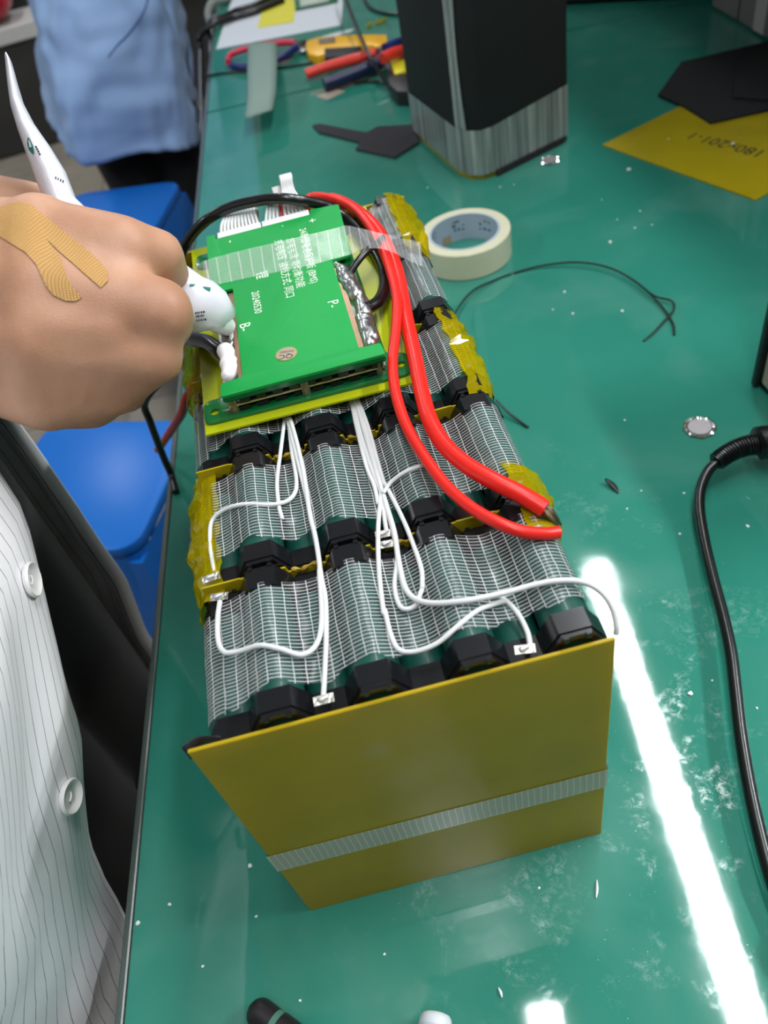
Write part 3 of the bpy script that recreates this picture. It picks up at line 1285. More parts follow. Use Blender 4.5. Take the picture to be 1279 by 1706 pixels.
tag(cable('black_cable', [(384, 596, .2250), (362, 582, .2250), (345, 570, .2230), (326, 566, .2170), (310, 560, .2080), (300, 548, .1900)], 0.0045, blkc), 'black cable coming out from under the white glue', 'cable')
tag(cable('black_wire', [(300, 600, .1250), (262, 640, .1100), (241, 672, .0900), (250, 702, .0700), (262, 735, .0450), (275, 768, .0200), (286, 793, .0042), (293, 820, .0034)], 0.0033, blkc), 'black wire drooping from the pack over the bench edge', 'wire')
o = thing('red_lead', 'red lead with an orange bare tip hanging beside the pack', 'wire', G(262, 752, .008))
for nm, pts, r, m in (('sheath', [(330, 628, .122), (312, 660, .105), (303, 688, .080), (291, 708, .052), (279, 726, .028)], .0038, mat('dull_red', '#c0301c', 0.4)), ('bare_tip', [(279, 726, .028), (270, 740, .016), (262, 750, .008)], .0034, mat('orange_copper', '#b8641c', 0.4, 0.4))):
    q = cable(nm, pts, r, m, o)
    q.matrix_parent_inverse = Matrix.Translation(-o.location)


# ---- strip of reinforced tape across the board and cables
ts = [((312, 452), (322, 488), .2135), ((330, 440), (338, 483), .2275), ((345, 433), (352, 477), .2322), ((400, 418), (408, 464), .2322), ((490, 397), (497, 446), .2322), ((560, 380), (568, 428), .2322), ((576, 376), (584, 424), .2322),
      ((598, 380), (604, 415), .2340), ((620, 385), (632, 414), .2370), ((645, 391), (655, 421), .2360), ((668, 397), (676, 432), .2230), ((686, 400), (690, 438), .2150), ((700, 404), (705, 445), .2138)]
tsm = strip('tape_strip', ts, wide, 12, 10)
for v in tsm.vertices:                     # let the film ride over the cables under it
    for k in range(80):
        if min((v.co - c).length for c in tk) > .0046 and min((v.co - c).length for c in tn) > .0033 and min((v.co - c).length for c in bk) > .0041:
            break
        v.co.z += .0003
tsm.update()
tag(put('tape_strip', tsm, wide), 'clear reinforced tape strip across the green board and red cables', 'tape')


# ---- white sense wires lying on the mesh tape
def on_top(px, py, lift=0.0022):
    v = ray(px, py)
    lo, hi = (0.235 - CV.z) / v.z, (0.195 - CV.z) / v.z
    for k in range(60):
        t = lo + (hi - lo) * k / 59
        p = CV + v * t
        x = min(max(p.x, 0.006), 0.168)
        if p.z <= max(env(x), ZL + CRAD) + lift:
            return p
    return CV + v * hi


def z1(a):
    return [(270 + x * .3127, 640 + y * .3127) for x, y in a]


def z2(a):
    return [(600 + x * .344, 640 + y * .344) for x, y in a]


def z3(a):
    return [(280 + x * .3127, 900 + y * .3127) for x, y in a]


def z4(a):
    return [(620 + x * .3361, 900 + y * .3361) for x, y in a]


wires = [
    (z1([(672, 170), (690, 350), (716, 520), (690, 605), (600, 640), (430, 640), (320, 675), (262, 740), (258, 870), (280, 1000)]), 'white wire curving left to the solder tab on the third row edge', .00115),
    (z1([(664, 172), (703, 330), (740, 480), (778, 640), (802, 760), (830, 900), (850, 1040)]) + z3([(838, 320), (842, 500), (834, 700), (826, 845)]), 'white wire running straight to the solder tab by the end panel', .00115),
    (z1([(680, 178), (722, 330), (758, 500), (788, 700), (815, 810), (838, 960)]) + z3([(806, 180), (818, 400), (795, 545), (715, 610), (600, 580), (490, 560), (390, 588), (305, 598), (268, 540), (264, 420), (276, 325)]), 'white wire looping across the front row to the left tab', .00120),
    (z1([(654, 172), (632, 350), (612, 520), (622, 650), (640, 720)]), 'short white wire ending under the second row tape', .00110),
    (z1([(1000, 80), (1035, 230), (1085, 430), (1130, 545), (1150, 640)]), 'white wire ending beside the second row solder spot', .00110),
    (z1([(1032, 78), (1085, 230), (1135, 400), (1165, 540)]) + z2([(100, 540), (86, 700), (90, 900), (112, 1100)]) + z4([(62, 350), (92, 470), (135, 545), (220, 550), (325, 508), (430, 420), (520, 350), (600, 318), (660, 300)]), 'white wire with a wide loop over the front row', .00115),
    (z1([(1010, 80), (1050, 240), (1105, 420), (1160, 560)]) + z2([(110, 560), (150, 680), (178, 830), (166, 980), (196, 1080), (262, 1075), (300, 990)]), 'white wire with a tight loop beside the shiny white patch', .00110),
    (z1([(1024, 80), (1075, 240), (1128, 420), (1172, 570)]) + z2([(130, 600), (165, 720), (190, 880), (228, 1005), (320, 1058), (500, 1050), (700, 1010), (850, 970), (960, 952), (1075, 972)]), 'white wire crossing the front row to the right corner', .00130),
    (z1([(1040, 80), (1100, 240), (1145, 400), (1180, 520)]) + z2([(130, 500), (205, 650), (258, 780), (296, 900), (300, 990)]), 'white wire bowing right over the front row', .00110),
    (z2([(112, 560), (118, 650), (128, 715)]), 'short white wire soldered between the first two rows', .00110),
    (z2([(110, 530), (150, 475), (210, 430), (280, 400), (340, 385)]), 'white wire arcing right under the red cables', .00110),
    (z4([(640, 285), (690, 325), (735, 385), (770, 460), (784, 530)]), 'white wire dropping to the right solder tab by the panel', .00115),
]
rnd = random.Random(4)
for i, (pts, lab, r) in enumerate(wires):
    P3 = [on_top(x, y, 0.0020 + 0.0012 * ((i * 37) % 5) / 5) for x, y in pts]
    # relax heights so that the wire spans the valleys instead of following every one
    zs = [p.z for p in P3]
    for it in range(2):
        zs = [max(zs[k], (zs[max(k - 1, 0)] + zs[min(k + 1, len(zs) - 1)]) / 2) for k in range(len(zs))]
    P3 = [G(x, y, z) for (x, y), z in zip(pts, zs)]
    if i == 7:
        P3 = P3[:-1] + [G(962, 968, .2130), G(985, 975, .2115), G(1006, 991, .2085), G(1021, 1016, .2040), G(1027, 1044, .1990), G(1026, 1056, .1960)]
    if i in (5, 6, 7, 8, 4):
        P3 = [Vector((P3[0].x - .004, P3[0].y + .014, .2115))] + P3
    tag(put('sense_wire', from_bm('sense_wire', tube_bm(catmull(P3, 8), r, 8), True), wwm), lab, 'wire', 'white sense wires on the battery pack')

# ================================================================== people
skin_m, nt, b, out = new_nodes('skin')
tc = N(nt, 'ShaderNodeTexCoord')
n1 = N(nt, 'ShaderNodeTexNoise')
n1.inputs['Scale'].default_value = 28
n1.inputs['Detail'].default_value = 6
nt.links.new(tc.outputs['Object'], n1.inputs['Vector'])
nt.links.new(ramp(nt, n1.outputs['Fac'], [(0.3, lin('#b08064')), (0.55, lin('#c09073')), (0.75, lin('#cc9c82'))]), b.inputs['Base Color'])
b.inputs['Roughness'].default_value = 0.5
b.inputs['Subsurface Weight'].default_value = 0.15
b.inputs['Subsurface Radius'].default_value = (0.006, 0.0025, 0.0012)
b.inputs['Subsurface Scale'].default_value = 0.5
v1 = N(nt, 'ShaderNodeTexVoronoi')
v1.inputs['Scale'].default_value = 900
nt.links.new(tc.outputs['Object'], v1.inputs['Vector'])
bp_ = N(nt, 'ShaderNodeBump')
bp_.inputs['Strength'].default_value = 0.12
bp_.inputs['Distance'].default_value = 0.0008
nt.links.new(v1.outputs['Distance'], bp_.inputs['Height'])
nt.links.new(bp_.outputs[0], b.inputs['Normal'])

p1 = thing('person', 'person in an open white pinstriped coat over black clothes squeezing a glue tube', 'person', (-0.27, 0.18, FZ))
INV1 = Matrix.Translation((0.27, -0.18, -FZ))


def link_to(o, par, inv):
    o.parent = par
    o.matrix_parent_inverse = inv
    return o


# hand laid out along the view of the photograph, sized by the tube it holds
H = {}


def hp(px, py, d):
    return D(px, py, d)


wrist = hp(-190, 500, .432)
mcp = [hp(206, 416, .398), hp(264, 520, .393), hp(250, 590, .401), hp(196, 642, .414)]
mid = [hp(66, 394, .402), hp(70, 480, .392), hp(70, 570, .394), hp(80, 655, .412)]
wr4 = [hp(-130, 420, .418), hp(-140, 480, .410), hp(-140, 540, .412), hp(-130, 590, .424)]
caps = []
rw = [.0210, .0225, .0215, .0195]
rd = [.0192, .0200, .0200, .0200]
rm = [.0168, .0172, .0165, .0155]
for a, m_, c, ra, rx_, rb in zip(wr4, mid, mcp, rw, rd, rm):
    caps.append((a, ra, m_, rx_))
    caps.append((m_, rx_, c, rb))
# cross bridges that make the back of the hand one smooth dome
for t in (0.0, .25, .5, .75, 1.0):
    row = [a.lerp(m_, t) for a, m_ in zip(wr4, mid)]
    for i in range(3):
        caps.append((row[i], .0212, row[i + 1], .0212 if i < 2 else .0200))
for t, r_ in ((.25, .0192), (.5, .0180), (.75, .0165)):
    row = [m_.lerp(c, t) for m_, c in zip(mid, mcp)]
    for i in range(3):
        caps.append((row[i], r_ - (.0015 if i == 0 else 0), row[i + 1], r_))
for i in (1, 2):
    caps.append((mcp[i], .0150, mcp[i + 1], .0145))
caps.append((hp(90, 545, .392), .020, hp(190, 545, .394), .0185))
# heel and pad of the palm under the back of the hand
caps.append((hp(-90, 540, .440), .024, hp(150, 560, .432), .022))
caps.append((hp(-60, 600, .440), .024, hp(140, 640, .434), .0185))
caps.append((hp(60, 655, .425), .0190, hp(150, 664, .424), .0165))
fingers = [
    [mcp[0], hp(264, 424, .410), hp(286, 470, .440), hp(262, 492, .455)],
    [mcp[1], hp(282, 540, .430), hp(268, 552, .456), hp(228, 545, .462)],
    [mcp[2], hp(266, 602, .436), hp(246, 608, .460), hp(208, 598, .462)],
    [mcp[3], hp(212, 655, .444), hp(190, 655, .462), hp(158, 640, .462)],
]
fr = [(.0160, .0130, .0108, .0085), (.0165, .0130, .0110, .0090), (.0160, .0125, .0105, .0085), (.0145, .0110, .0095, .0080)]
for f, r in zip(fingers, fr):
    for k in range(3):
        caps.append((f[k], r[k], f[k + 1], r[k + 1]))
# thumb on the far side, closing against the tube
th = [hp(-170, 430, .446), hp(-30, 352, .452), hp(50, 356, .456), hp(160, 400, .452), hp(292, 456, .448)]
tr_ = [.026, .0215, .0180, .0125, .0085]
for k in range(4):
    caps.append((th[k], tr_[k], th[k + 1], tr_[k + 1]))
# forearm, upper arm, shoulders, neck and head (outside the picture)
elbow = Vector((-0.335, 0.055, 0.330))
shr = Vector((-0.310, -0.010, 0.600))
caps.append(((wr4[1] + wr4[2]) / 2 + ray(0, 500) * .01, .026, wrist + (elbow - wrist).normalized() * .03, .027))
caps.append(((wr4[0] + wr4[3]) / 2, .026, wrist + (elbow - wrist).normalized() * .03, .027))
caps.append((wrist + (elbow - wrist).normalized() * .03, .027, elbow.lerp(wrist, .3), .038))
caps.append((elbow.lerp(wrist, .3), .038, elbow, .036))
caps.append((elbow, .037, shr, .048))
shl = Vector((-0.310, 0.370, 0.600))
el2 = Vector((-0.390, 0.450, 0.330))
wl = Vector((-0.330, 0.470, 0.080))
caps += [(shr, .05, Vector((-.32, .18, .64)), .06), (shl, .05, Vector((-.32, .18, .64)), .06), (shl, .048, el2, .037), (el2, .037, wl, .026)]
lh = wl + Vector((.05, -.03, -.05))
caps.append((wl, .026, lh, .022))
for k in range(4):
    q = lh + Vector((.012, -.022 + .016 * k, -.004))
    caps.append((lh, .016, q + Vector((.022, 0, -.012)), .0085))
    caps.append((q + Vector((.022, 0, -.012)), .0085, q + Vector((.030 - .003 * abs(k - 1.5), 0, -.036)), .0075))
caps.append((lh, .014, lh + Vector((.02, -.038, .0)), .010))
caps.append((lh + Vector((.02, -.038, .0)), .010, lh + Vector((.042, -.044, -.012)), .008))
nk = Vector((-.20, .18, .735))
hd = Vector((-.085, .18, .835))
caps += [(Vector((-.32, .18, .62)), .065, nk, .055), (nk, .055, hd + Vector((-.01, 0, -.05)), .06),
         (hd + Vector((-.02, 0, .03)), .083, hd + Vector((.005, 0, .035)), .078), (hd + Vector((.01, 0, -.05)), .055, hd + Vector((.02, 0, -.06)), .045),
         (hd + Vector((.02, 0, 0)), .066, hd + Vector((.022, 0, -.02)), .06), (hd + Vector((.085, 0, .01)), .010, hd + Vector((.098, 0, -.018)), .014)]
for s in (-1, 1):
    caps.append((hd + Vector((-.01, s * .078, .015)), .014, hd + Vector((-.008, s * .08, -.02)), .011))
body = blob('body', caps, 0.0026, 10, skin_m)
link_to(body, p1, INV1)
bvh = BVHTree.FromPolygons([v.co.copy() for v in body.data.vertices], [tuple(p.vertices) for p in body.data.polygons])
hairm = mat('black_hair', '#120f0e', 0.5, bump=0.8, bscale=300)
link_to(blob('hair', [(hd + Vector((-.04, 0, .05)), .085, hd + Vector((0, 0, .062)), .074), (hd + Vector((-.06, 0, 0)), .07, hd + Vector((-.05, 0, .02)), .075)], .006, 4, hairm), p1, INV1)
for s in (-1, 1):
    link_to(blob('eye', [(hd + Vector((.081, s * .031, .018)), .010, hd + Vector((.082, s * .031, .018)), .010)], .002, 0, mat('eye', '#1a1210', 0.2)), p1, INV1)
link_to(blob('mouth', [(hd + Vector((.074, -.02, -.052)), .005, hd + Vector((.077, 0, -.052)), .006), (hd + Vector((.077, 0, -.052)), .006, hd + Vector((.074, .02, -.052)), .005)], .002, 2, mat('lips', '#8e4f48', 0.5)), p1, INV1)

# sticking plaster on the back of the hand, laid onto the skin
out_px = [(-30, 352), (0, 345), (30, 336), (52, 341), (75, 360), (100, 380), (125, 400), (150, 420), (168, 437), (179, 452), (180, 468), (168, 479), (155, 468), (140, 455), (120, 437), (100, 420), (76, 397),
          (90, 414), (102, 432), (110, 460), (122, 480), (137, 495), (126, 502), (108, 501), (88, 491), (76, 475), (68, 457), (60, 440), (42, 420), (0, 394), (-30, 385)]


def inside(p, poly):
    x, y = p
    r = False
    for i in range(len(poly)):
        x1, y1 = poly[i - 1]
        x2, y2 = poly[i]
        if (y1 > y) != (y2 > y) and x < (x2 - x1) * (y - y1) / (y2 - y1) + x1:
            r = not r
    return r


bm = bmesh.new()
ring = [bm.verts.new((x, y, 0)) for x, y in out_px]
es = [bm.edges.new((ring[i], ring[(i + 1) % len(ring)])) for i in range(len(ring))]
bmesh.ops.triangle_fill(bm, use_beauty=True, edges=es)
for it in range(4):
    bmesh.ops.subdivide_edges(bm, edges=[e for e in bm.edges if e.calc_length() > 9], cuts=1)
bmesh.ops.triangulate(bm, faces=bm.faces)
uvs = []
for v in bm.verts:
    d = ray(v.co.x, v.co.y).normalized()
    hit = bvh.ray_cast(CV, d)
    uvs.append((v.co.x * .0003, v.co.y * .0003))
    v.co = (hit[0] - d * 0.0007) if hit[0] else D(v.co.x, v.co.y, .39)
pm, nt, b, out = new_nodes('plaster_fabric')
geo = N(nt, 'ShaderNodeNewGeometry')
wv = N(nt, 'ShaderNodeTexWave')
wv.inputs['Scale'].default_value = 400
wv.inputs['Distortion'].default_value = 0.3
mpn = N(nt, 'ShaderNodeMapping')
mpn.inputs['Rotation'].default_value = (0.3, 0.5, 0.9)
nt.links.new(geo.outputs['Position'], mpn.inputs[0])
nt.links.new(mpn.outputs[0], wv.inputs['Vector'])
wv2 = N(nt, 'ShaderNodeTexWave')
wv2.inputs['Scale'].default_value = 400
mpn2 = N(nt, 'ShaderNodeMapping')
mpn2.inputs['Rotation'].default_value = (0.3, 0.5, 2.4)
nt.links.new(geo.outputs['Position'], mpn2.inputs[0])
nt.links.new(mpn2.outputs[0], wv2.inputs['Vector'])
fm = math_node(nt, 'MULTIPLY', wv.outputs['Fac'], wv2.outputs['Fac'])
nt.links.new(ramp(nt, fm, [(0.0, lin('#b98a4e')), (0.6, lin('#d9ae70'))]), b.inputs['Base Color'])
bn = N(nt, 'ShaderNodeBump')
bn.inputs['Strength'].default_value = 0.5
bn.inputs['Distance'].default_value = 0.0006
nt.links.new(fm, bn.inputs['Height'])
nt.links.new(bn.outputs[0], b.inputs['Normal'])
b.inputs['Roughness'].default_value = 0.8
o = put('sticking_plaster', from_bm('plaster', bm, True), pm)
link_to(o, p1, INV1)
o['label'] = 'tan forked fabric plaster on the back of the hand'

# ---- black clothes and legs
blackc = mat('black_cloth', '#07080b', 0.85, sheen=0.1)
bx, by = -0.275, 0.18
tors = [((bx, by - .06, .55), .105, (bx, by - .055, .30), .105), ((bx, by + .06, .55), .105, (bx, by + .055, .30), .105),
        ((bx + .02, by - .05, .25), .115, (bx + .015, by - .05, .02), .115), ((bx + .02, by + .05, .25), .115, (bx + .015, by + .05, .02), .115),
        ((bx + .035, by, .2), .110, (bx + .025, by, .05), .105),
        ((-.206, .243, .19), .078, (-.212, .243, -.12), .078), ((-.206, .12, .19), .076, (-.212, .12, -.12), .076)]
link_to(blob('black_shirt', tors, .01, 8, blackc), p1, INV1)
leg = []
for s in (-1, 1):
    leg += [((bx + .01, by + s * .09, .03), .105, (bx, by + s * .10, -.35), .075), ((bx, by + s * .10, -.35), .07, (bx - .02, by + s * .105, -.69), .052)]
leg.append(((bx + .01, by - .07, .04), .11, (bx + .01, by + .07, .04), .11))
link_to(blob('trousers', leg, .01, 5, blackc), p1, INV1)
for s in (-1, 1):
    link_to(blob('shoe', [((bx - .04, by + s * .105, FZ + .036), .034, (bx + .12, by + s * .115, FZ + .030), .028), ((bx - .04, by + s * .105, FZ + .05), .036, (bx, by + s * .105, FZ + .06), .036)], .006, 3, mat('shoe_dark', '#1b1b1d', 0.5)), p1, INV1)

# ---- pinstriped coat
cm, nt, b, out = new_nodes('pinstripe_cloth')
uv = N(nt, 'ShaderNodeUVMap')
s_ = N(nt, 'ShaderNodeSeparateXYZ')
nt.links.new(uv.outputs[0], s_.inputs[0])
frc = math_node(nt, 'FRACT', math_node(nt, 'DIVIDE', s_.outputs['X'], 0.0098))
ln = math_node(nt, 'LESS_THAN', math_node(nt, 'ABSOLUTE', math_node(nt, 'SUBTRACT', frc, 0.5)), 0.032)
mixc = N(nt, 'ShaderNodeMixRGB')
mixc.inputs['Color1'].default_value = lin('#e8e8ea')
mixc.inputs['Color2'].default_value = lin('#85858a')
nt.links.new(ln, mixc.inputs['Fac'])
nt.links.new(mixc.outputs[0], b.inputs['Base Color'])
b.inputs['Roughness'].default_value = 0.8
b.inputs['Sheen Weight'].default_value = 0.2


def lerp_tab(tab, z):
    if z >= tab[0][0]:
        return tab[0][1]
    for (z0, v0), (z1_, v1_) in zip(tab[:-1], tab[1:]):
        if z >= z1_:
            t = (z - z1_) / (z0 - z1_)
            return v1_ + (v0 - v1_) * t
    return tab[-1][1]


# front plane of the coat, near and far edges of its opening, by height above the bench
front = [(.62, -.235), (.42, -.225), (.33, -.19), (.27, -.115), (.20, -.090), (.10, -.100), (.03, -.122), (-.02, -.128), (-.10, -.140), (-.45, -.15)]
near_e = [(.62, .165), (.40, .165), (.30, .185), (.234, .200), (.17, .146), (.128, .106), (.07, .074), (.0, .048), (-.1, .03), (-.45, -.01)]
far_e = [(.62, .195), (.40, .195), (.30, .285), (.234, .300), (.17, .306), (.13, .308), (.05, .310), (-.05, .312), (-.1, .313), (-.45, .315)]


def coat_pt(z, s, side):
    """s: arc distance from the opening edge round to the back"""
    fx = lerp_tab(front, z)
    if side > 0:
        fx = min(fx, -.128)
    ye = lerp_tab(near_e if side < 0 else far_e, z)
    hw = 0.235 if side < 0 else 0.146
    yo = by + side * hw
    r = 0.05 if side < 0 else 0.018
    L1 = max(0.004, abs(yo - ye) - r)
    if s < L1:
        x, y = fx - 0.012 * (s / L1) ** 2, ye + side * s
        nx, ny = 1, 0
    elif s < L1 + r * math.pi / 2:
        a = (s - L1) / r
        x, y = fx - 0.012 - r * (1 - math.cos(a)), yo - side * (r - r * math.sin(a))
        nx, ny = math.cos(a), side * math.sin(a)
    else:
        k = s - L1 - r * math.pi / 2
        dback = (fx - 0.012 - r) - (bx - .12)
        if k < dback:
            x, y = fx - 0.012 - r - k, yo
            nx, ny = 0, side
        else:
            x, y = bx - .12, yo - side * (k - dback)
            nx, ny = -1, 0
            if side * (y - by) < 0:
                y = by
    wob = 0.003 * math.sin(s * 42 + z * 9) * min(1, max(0, (.3 - z) / .2)) + 0.007 * mnoise.noise(Vector((s * 14, z * 12, side * 3 + 5))) + 0.0012 * mnoise.noise(Vector((s * 40, z * 34, side)))
    if s < 0.03:
        wob *= 0.3 + 0.7 * s / .03
    return Vector((x + nx * wob, y + ny * wob, z))


coat = None
for side, nm in ((-1, 'coat_front'), (1, 'coat_front')):
    zs = [.62 - 1.07 * j / 90 for j in range(91)]
    SL = 0.62

    def f(u, v, side=side):
        z = .62 - 1.07 * v
        return coat_pt(z, u * SL, side)
    me = grid_mesh(nm, f, 110, 90, uvf=lambda u, v: (u * SL, v), thick=0.0016)
    o = link_to(put(nm, me, cm), p1, INV1)
    if side < 0:
        coat = o
# sleeves
slv = [(shr + Vector((0, 0, .02)), .075, elbow, .058), (elbow, .058, wrist.lerp(elbow, .22), .045), (Vector((bx - .02, by - .08, .60)), .10, shr, .078), (Vector((bx - .02, by + .08, .60)), .10, shl, .078), (shl, .075, el2, .058), (el2, .058, wl.lerp(el2, .2), .042)]
so = blob('coat_sleeves', slv, .008, 4, mat('coat_cloth_plain', '#d4d4d7', 0.8))
link_to(so, p1, INV1)

# buttons
btm = mat('white_button', '#e6e4e2', 0.35, coat=0.2)
for px, py, rot in ((48, 967, 0), (113, 1327, 0)):
    # meet the coat surface along the view ray
    cb = BVHTree.FromPolygons([v.co.copy() for v in coat.data.vertices], [tuple(p.vertices) for p in coat.data.polygons])
    d = ray(px, py).normalized()
    hit, nrm, idx, dist = cb.ray_cast(CV, d)
    if hit is None:
        continue
    if nrm.dot(d) > 0:
        nrm = -nrm
    R_ = 0.0098
    prof = [(0.0, .0002), (R_ * .55, .0002), (R_ * .72, .0012), (R_ * .9, .0026), (R_, .0014), (R_ * .9, -.0004), (0.0, -.0006)]
    bme = lathe_mesh('button', prof[::-1], 32)
    bo = put('button', bme, btm)
    q = nrm.to_track_quat('Z', 'Y')
    mw = Matrix.Translation(hit + nrm * 0.0008) @ q.to_matrix().to_4x4()
    link_to(bo, coat, Matrix.Identity(4))
    bo.matrix_parent_inverse = Matrix.Identity(4)
    bo.matrix_basis = mw
    for sx in (-1, 1):
        for sy in (-1, 1):
            pass
    th_ = put('button_thread', from_bm('thread', tube_bm([Vector((-.0022, -.0012, .0006)), Vector((0, 0, .0012)), Vector((.0022, .0012, .0006))], .0005, 6)), mat('thread_white', '#f4f4f4', 0.7))
    th_.parent = coat
    th_.matrix_basis = mw

# ================================================================== glue tube in the hand
gt = thing('glue_tube', 'squeezed white glue tube held in the fist', 'tube', D(384, 548, .468))
tm_ = mat('tube_white', '#e4e4ee', 0.25, coat=0.3, bump=0.15, bscale=120)
stn = [((356, 533), .458, .0062, .0062), ((357, 529), .4565, .0130, .0110), ((350, 519), .4535, .0142, .0120), ((335, 511), .449, .0152, .0130), ((312, 500), .4425, .0152, .0125), ((270, 468), .436, .0145, .010), ((215, 420), .434, .0135, .008), ((150, 395), .4325, .0100, .008), ((104, 342), .4300, .0080, .0115),
       ((86, 295), .4280, .0080, .0120), ((66, 255), .4260, .0066, .0128), ((45, 215), .4240, .0046, .0135), ((30, 180), .4225, .0034, .0140), ((22, 145), .4215, .0026, .0142), ((17, 118), .4210, .0019, .0142), ((15, 110), .4208, .0012, .0140)]
C3 = [D(a[0], a[1], d) for a, d, ra, rb in stn]
vs, fs = [], []
SG = 20
for i, ((a, d, ra, rb), c) in enumerate(zip(stn, C3)):
    t = (C3[min(i + 1, len(C3) - 1)] - C3[max(i - 1, 0)]).normalized()
    vd = ray(*a).normalized()
    A = t.cross(vd).normalized()
    B = A.cross(t).normalized()
    for k in range(SG):
        an = 2 * math.pi * k / SG
        w_ = 1 + 0.06 * mnoise.noise(c * 90 + Vector((k * .7, 0, 0)))
        vs.append(c + A * math.cos(an) * ra * w_ + B * math.sin(an) * rb * w_)
for i in range(len(stn) - 1):
    for k in range(SG):
        fs.append((i * SG + k, i * SG + (k + 1) % SG, (i + 1) * SG + (k + 1) % SG, (i + 1) * SG + k))
fs.append(tuple(range(SG))[::-1])
fs.append(tuple(range((len(stn) - 1) * SG, len(stn) * SG)))
INVG = Matrix.Translation(-gt.location)
link_to(put('tube_body', raw('tube_body', vs, fs, True), tm_), gt, INVG)
link_to(tube('nozzle', [D(352, 528, .455), D(364, 536, .4605), D(374, 542, .4645), D(381, 546, .4675)], lambda t: .0075 - .0025 * t, mat('nozzle_white', '#efeef0', 0.5, bump=0.3, bscale=400), None, 14), gt, INVG)
tb = BVHTree.FromPolygons([Vector(v) for v in vs], fs)


def decal(px_poly, m, name='printed_mark'):
    pv = []
    for x, y in px_poly:
        d = ray(x, y).normalized()
        h = tb.ray_cast(CV, d)
        if h[0] is None:
            return
        pv.append(h[0] - d * .0004)
    o = put(name, raw(name, pv, [tuple(range(len(pv)))]), m)
    link_to(o, gt, INVG)


grn = mat('print_green', '#1f7f6c', 0.4)
decal([(46, 228), (50, 232), (55, 243), (57, 255), (53, 256), (48, 250), (45, 240)], grn)
decal([(337, 477), (351, 479), (350, 485), (345, 483)], grn)
decal([(316, 473), (326, 473), (324, 476), (316, 477)], grn)
for i in range(4):
    decal([(58 + i * 2, 243 + i * 4), (61 + i * 2, 243 + i * 4), (62 + i * 2, 246 + i * 4), (59 + i * 2, 246 + i * 4)], ink)
for i in range(4):
    decal([(92 + i * 4, 294 + i * 2), (94 + i * 4, 294 + i * 2), (94 + i * 4, 298 + i * 2), (92 + i * 4, 298 + i * 2)], ink)
for row, y0_ in enumerate((520, 526, 533)):
    x = 325 + row
    rnd = random.Random(row)
    while x < 341:
        w_ = rnd.choice((1.2, 2.2, 3.0))
        decal([(x, y0_ - (x - 325) * .15), (x + w_, y0_ - (x - 325) * .15), (x + w_, y0_ + 3.2 - (x - 325) * .15), (x, y0_ + 3.2 - (x - 325) * .15)], ink)
        x += w_ + 1.3

# ================================================================== second person
p2x, p2y = -0.262, 2.02
p2 = thing('person', 'person in a plain light blue coat and black trousers standing by the far bench', 'person', (p2x, p2y, FZ))
INV2 = Matrix.Translation((-p2x, -p2y, -FZ))
bl_, nt, b, out = new_nodes('blue_coat_cloth')
b.inputs['Base Color'].default_value = lin('#9dbdea')
b.inputs['Roughness'].default_value = 0.8
b.inputs['Sheen Weight'].default_value = 0.2


def lean(z):
    return 0.055 + max(-0.4, min(0.12, z)) * 0.24


def coat2(u, v):
    a = u * 2 * math.pi
    x, y = math.cos(a), math.sin(a)
    hem = -.255 - 0.035 * max(0, x) + (0.10 * ((-x - .1) / .9) ** 2 if x < -.1 else 0)
    z = .62 - v * (.62 - hem)
    t = v
    rx = .150 + .034 * max(0, t - .45) / .55
    ry = .115 + .030 * t
    e = 0.6
    px_ = math.copysign(abs(x) ** e, x) * rx
    py_ = math.copysign(abs(y) ** e, y) * ry
    w_ = 0.012 * mnoise.noise(Vector((a * 2.2, z * 6, 2.0))) + .008 * t * math.sin(a * 5 + z * 3) + 0.012 * mnoise.noise(Vector((a * 6, z * 15, 7))) + 0.006 * mnoise.noise(Vector((a * 3 + z * 9, z * 24, 1)))
    return (p2x + lean(z) + px_ + x * w_, p2y + py_ + y * w_, z)


c2o = link_to(put('coat', grid_mesh('coat', coat2, 96, 80, thick=.003), bl_), p2, INV2)
cb2 = BVHTree.FromPolygons([v.co.copy() for v in c2o.data.vertices], [tuple(p.vertices) for p in c2o.data.polygons])
sp_ = []
for x, y in ((250, -30), (246, 0), (236, 25), (215, 55), (195, 76), (180, 95)):
    d = ray(x, y).normalized()
    h = cb2.ray_cast(CV, d)
    if h[0] is not None:
        sp_.append(h[0] - d * .001)
if len(sp_) > 2:
    link_to(tube('side_seam', sp_, .0016, mat('seam_blue', '#4f6ea6', 0.8), None, 6), p2, INV2)
sh2 = [((p2x - .12, p2y, .60), .085, (p2x + .12, p2y, .60), .085), ((p2x - .19, p2y, .58), .065, (p2x - .25, p2y - .02, .30), .055), ((p2x + .19, p2y, .58), .065, (p2x + .25, p2y - .02, .30), .055), ((p2x + .25, p2y - .02, .30), .055, (p2x + .30, p2y + .12, .16), .045), ((p2x - .25, p2y - .02, .30), .055, (p2x - .18, p2y + .16, .18), .045)]
link_to(blob('coat_sleeves', sh2, .01, 4, bl_), p2, INV2)
h2 = Vector((p2x, p2y + .02, .83))
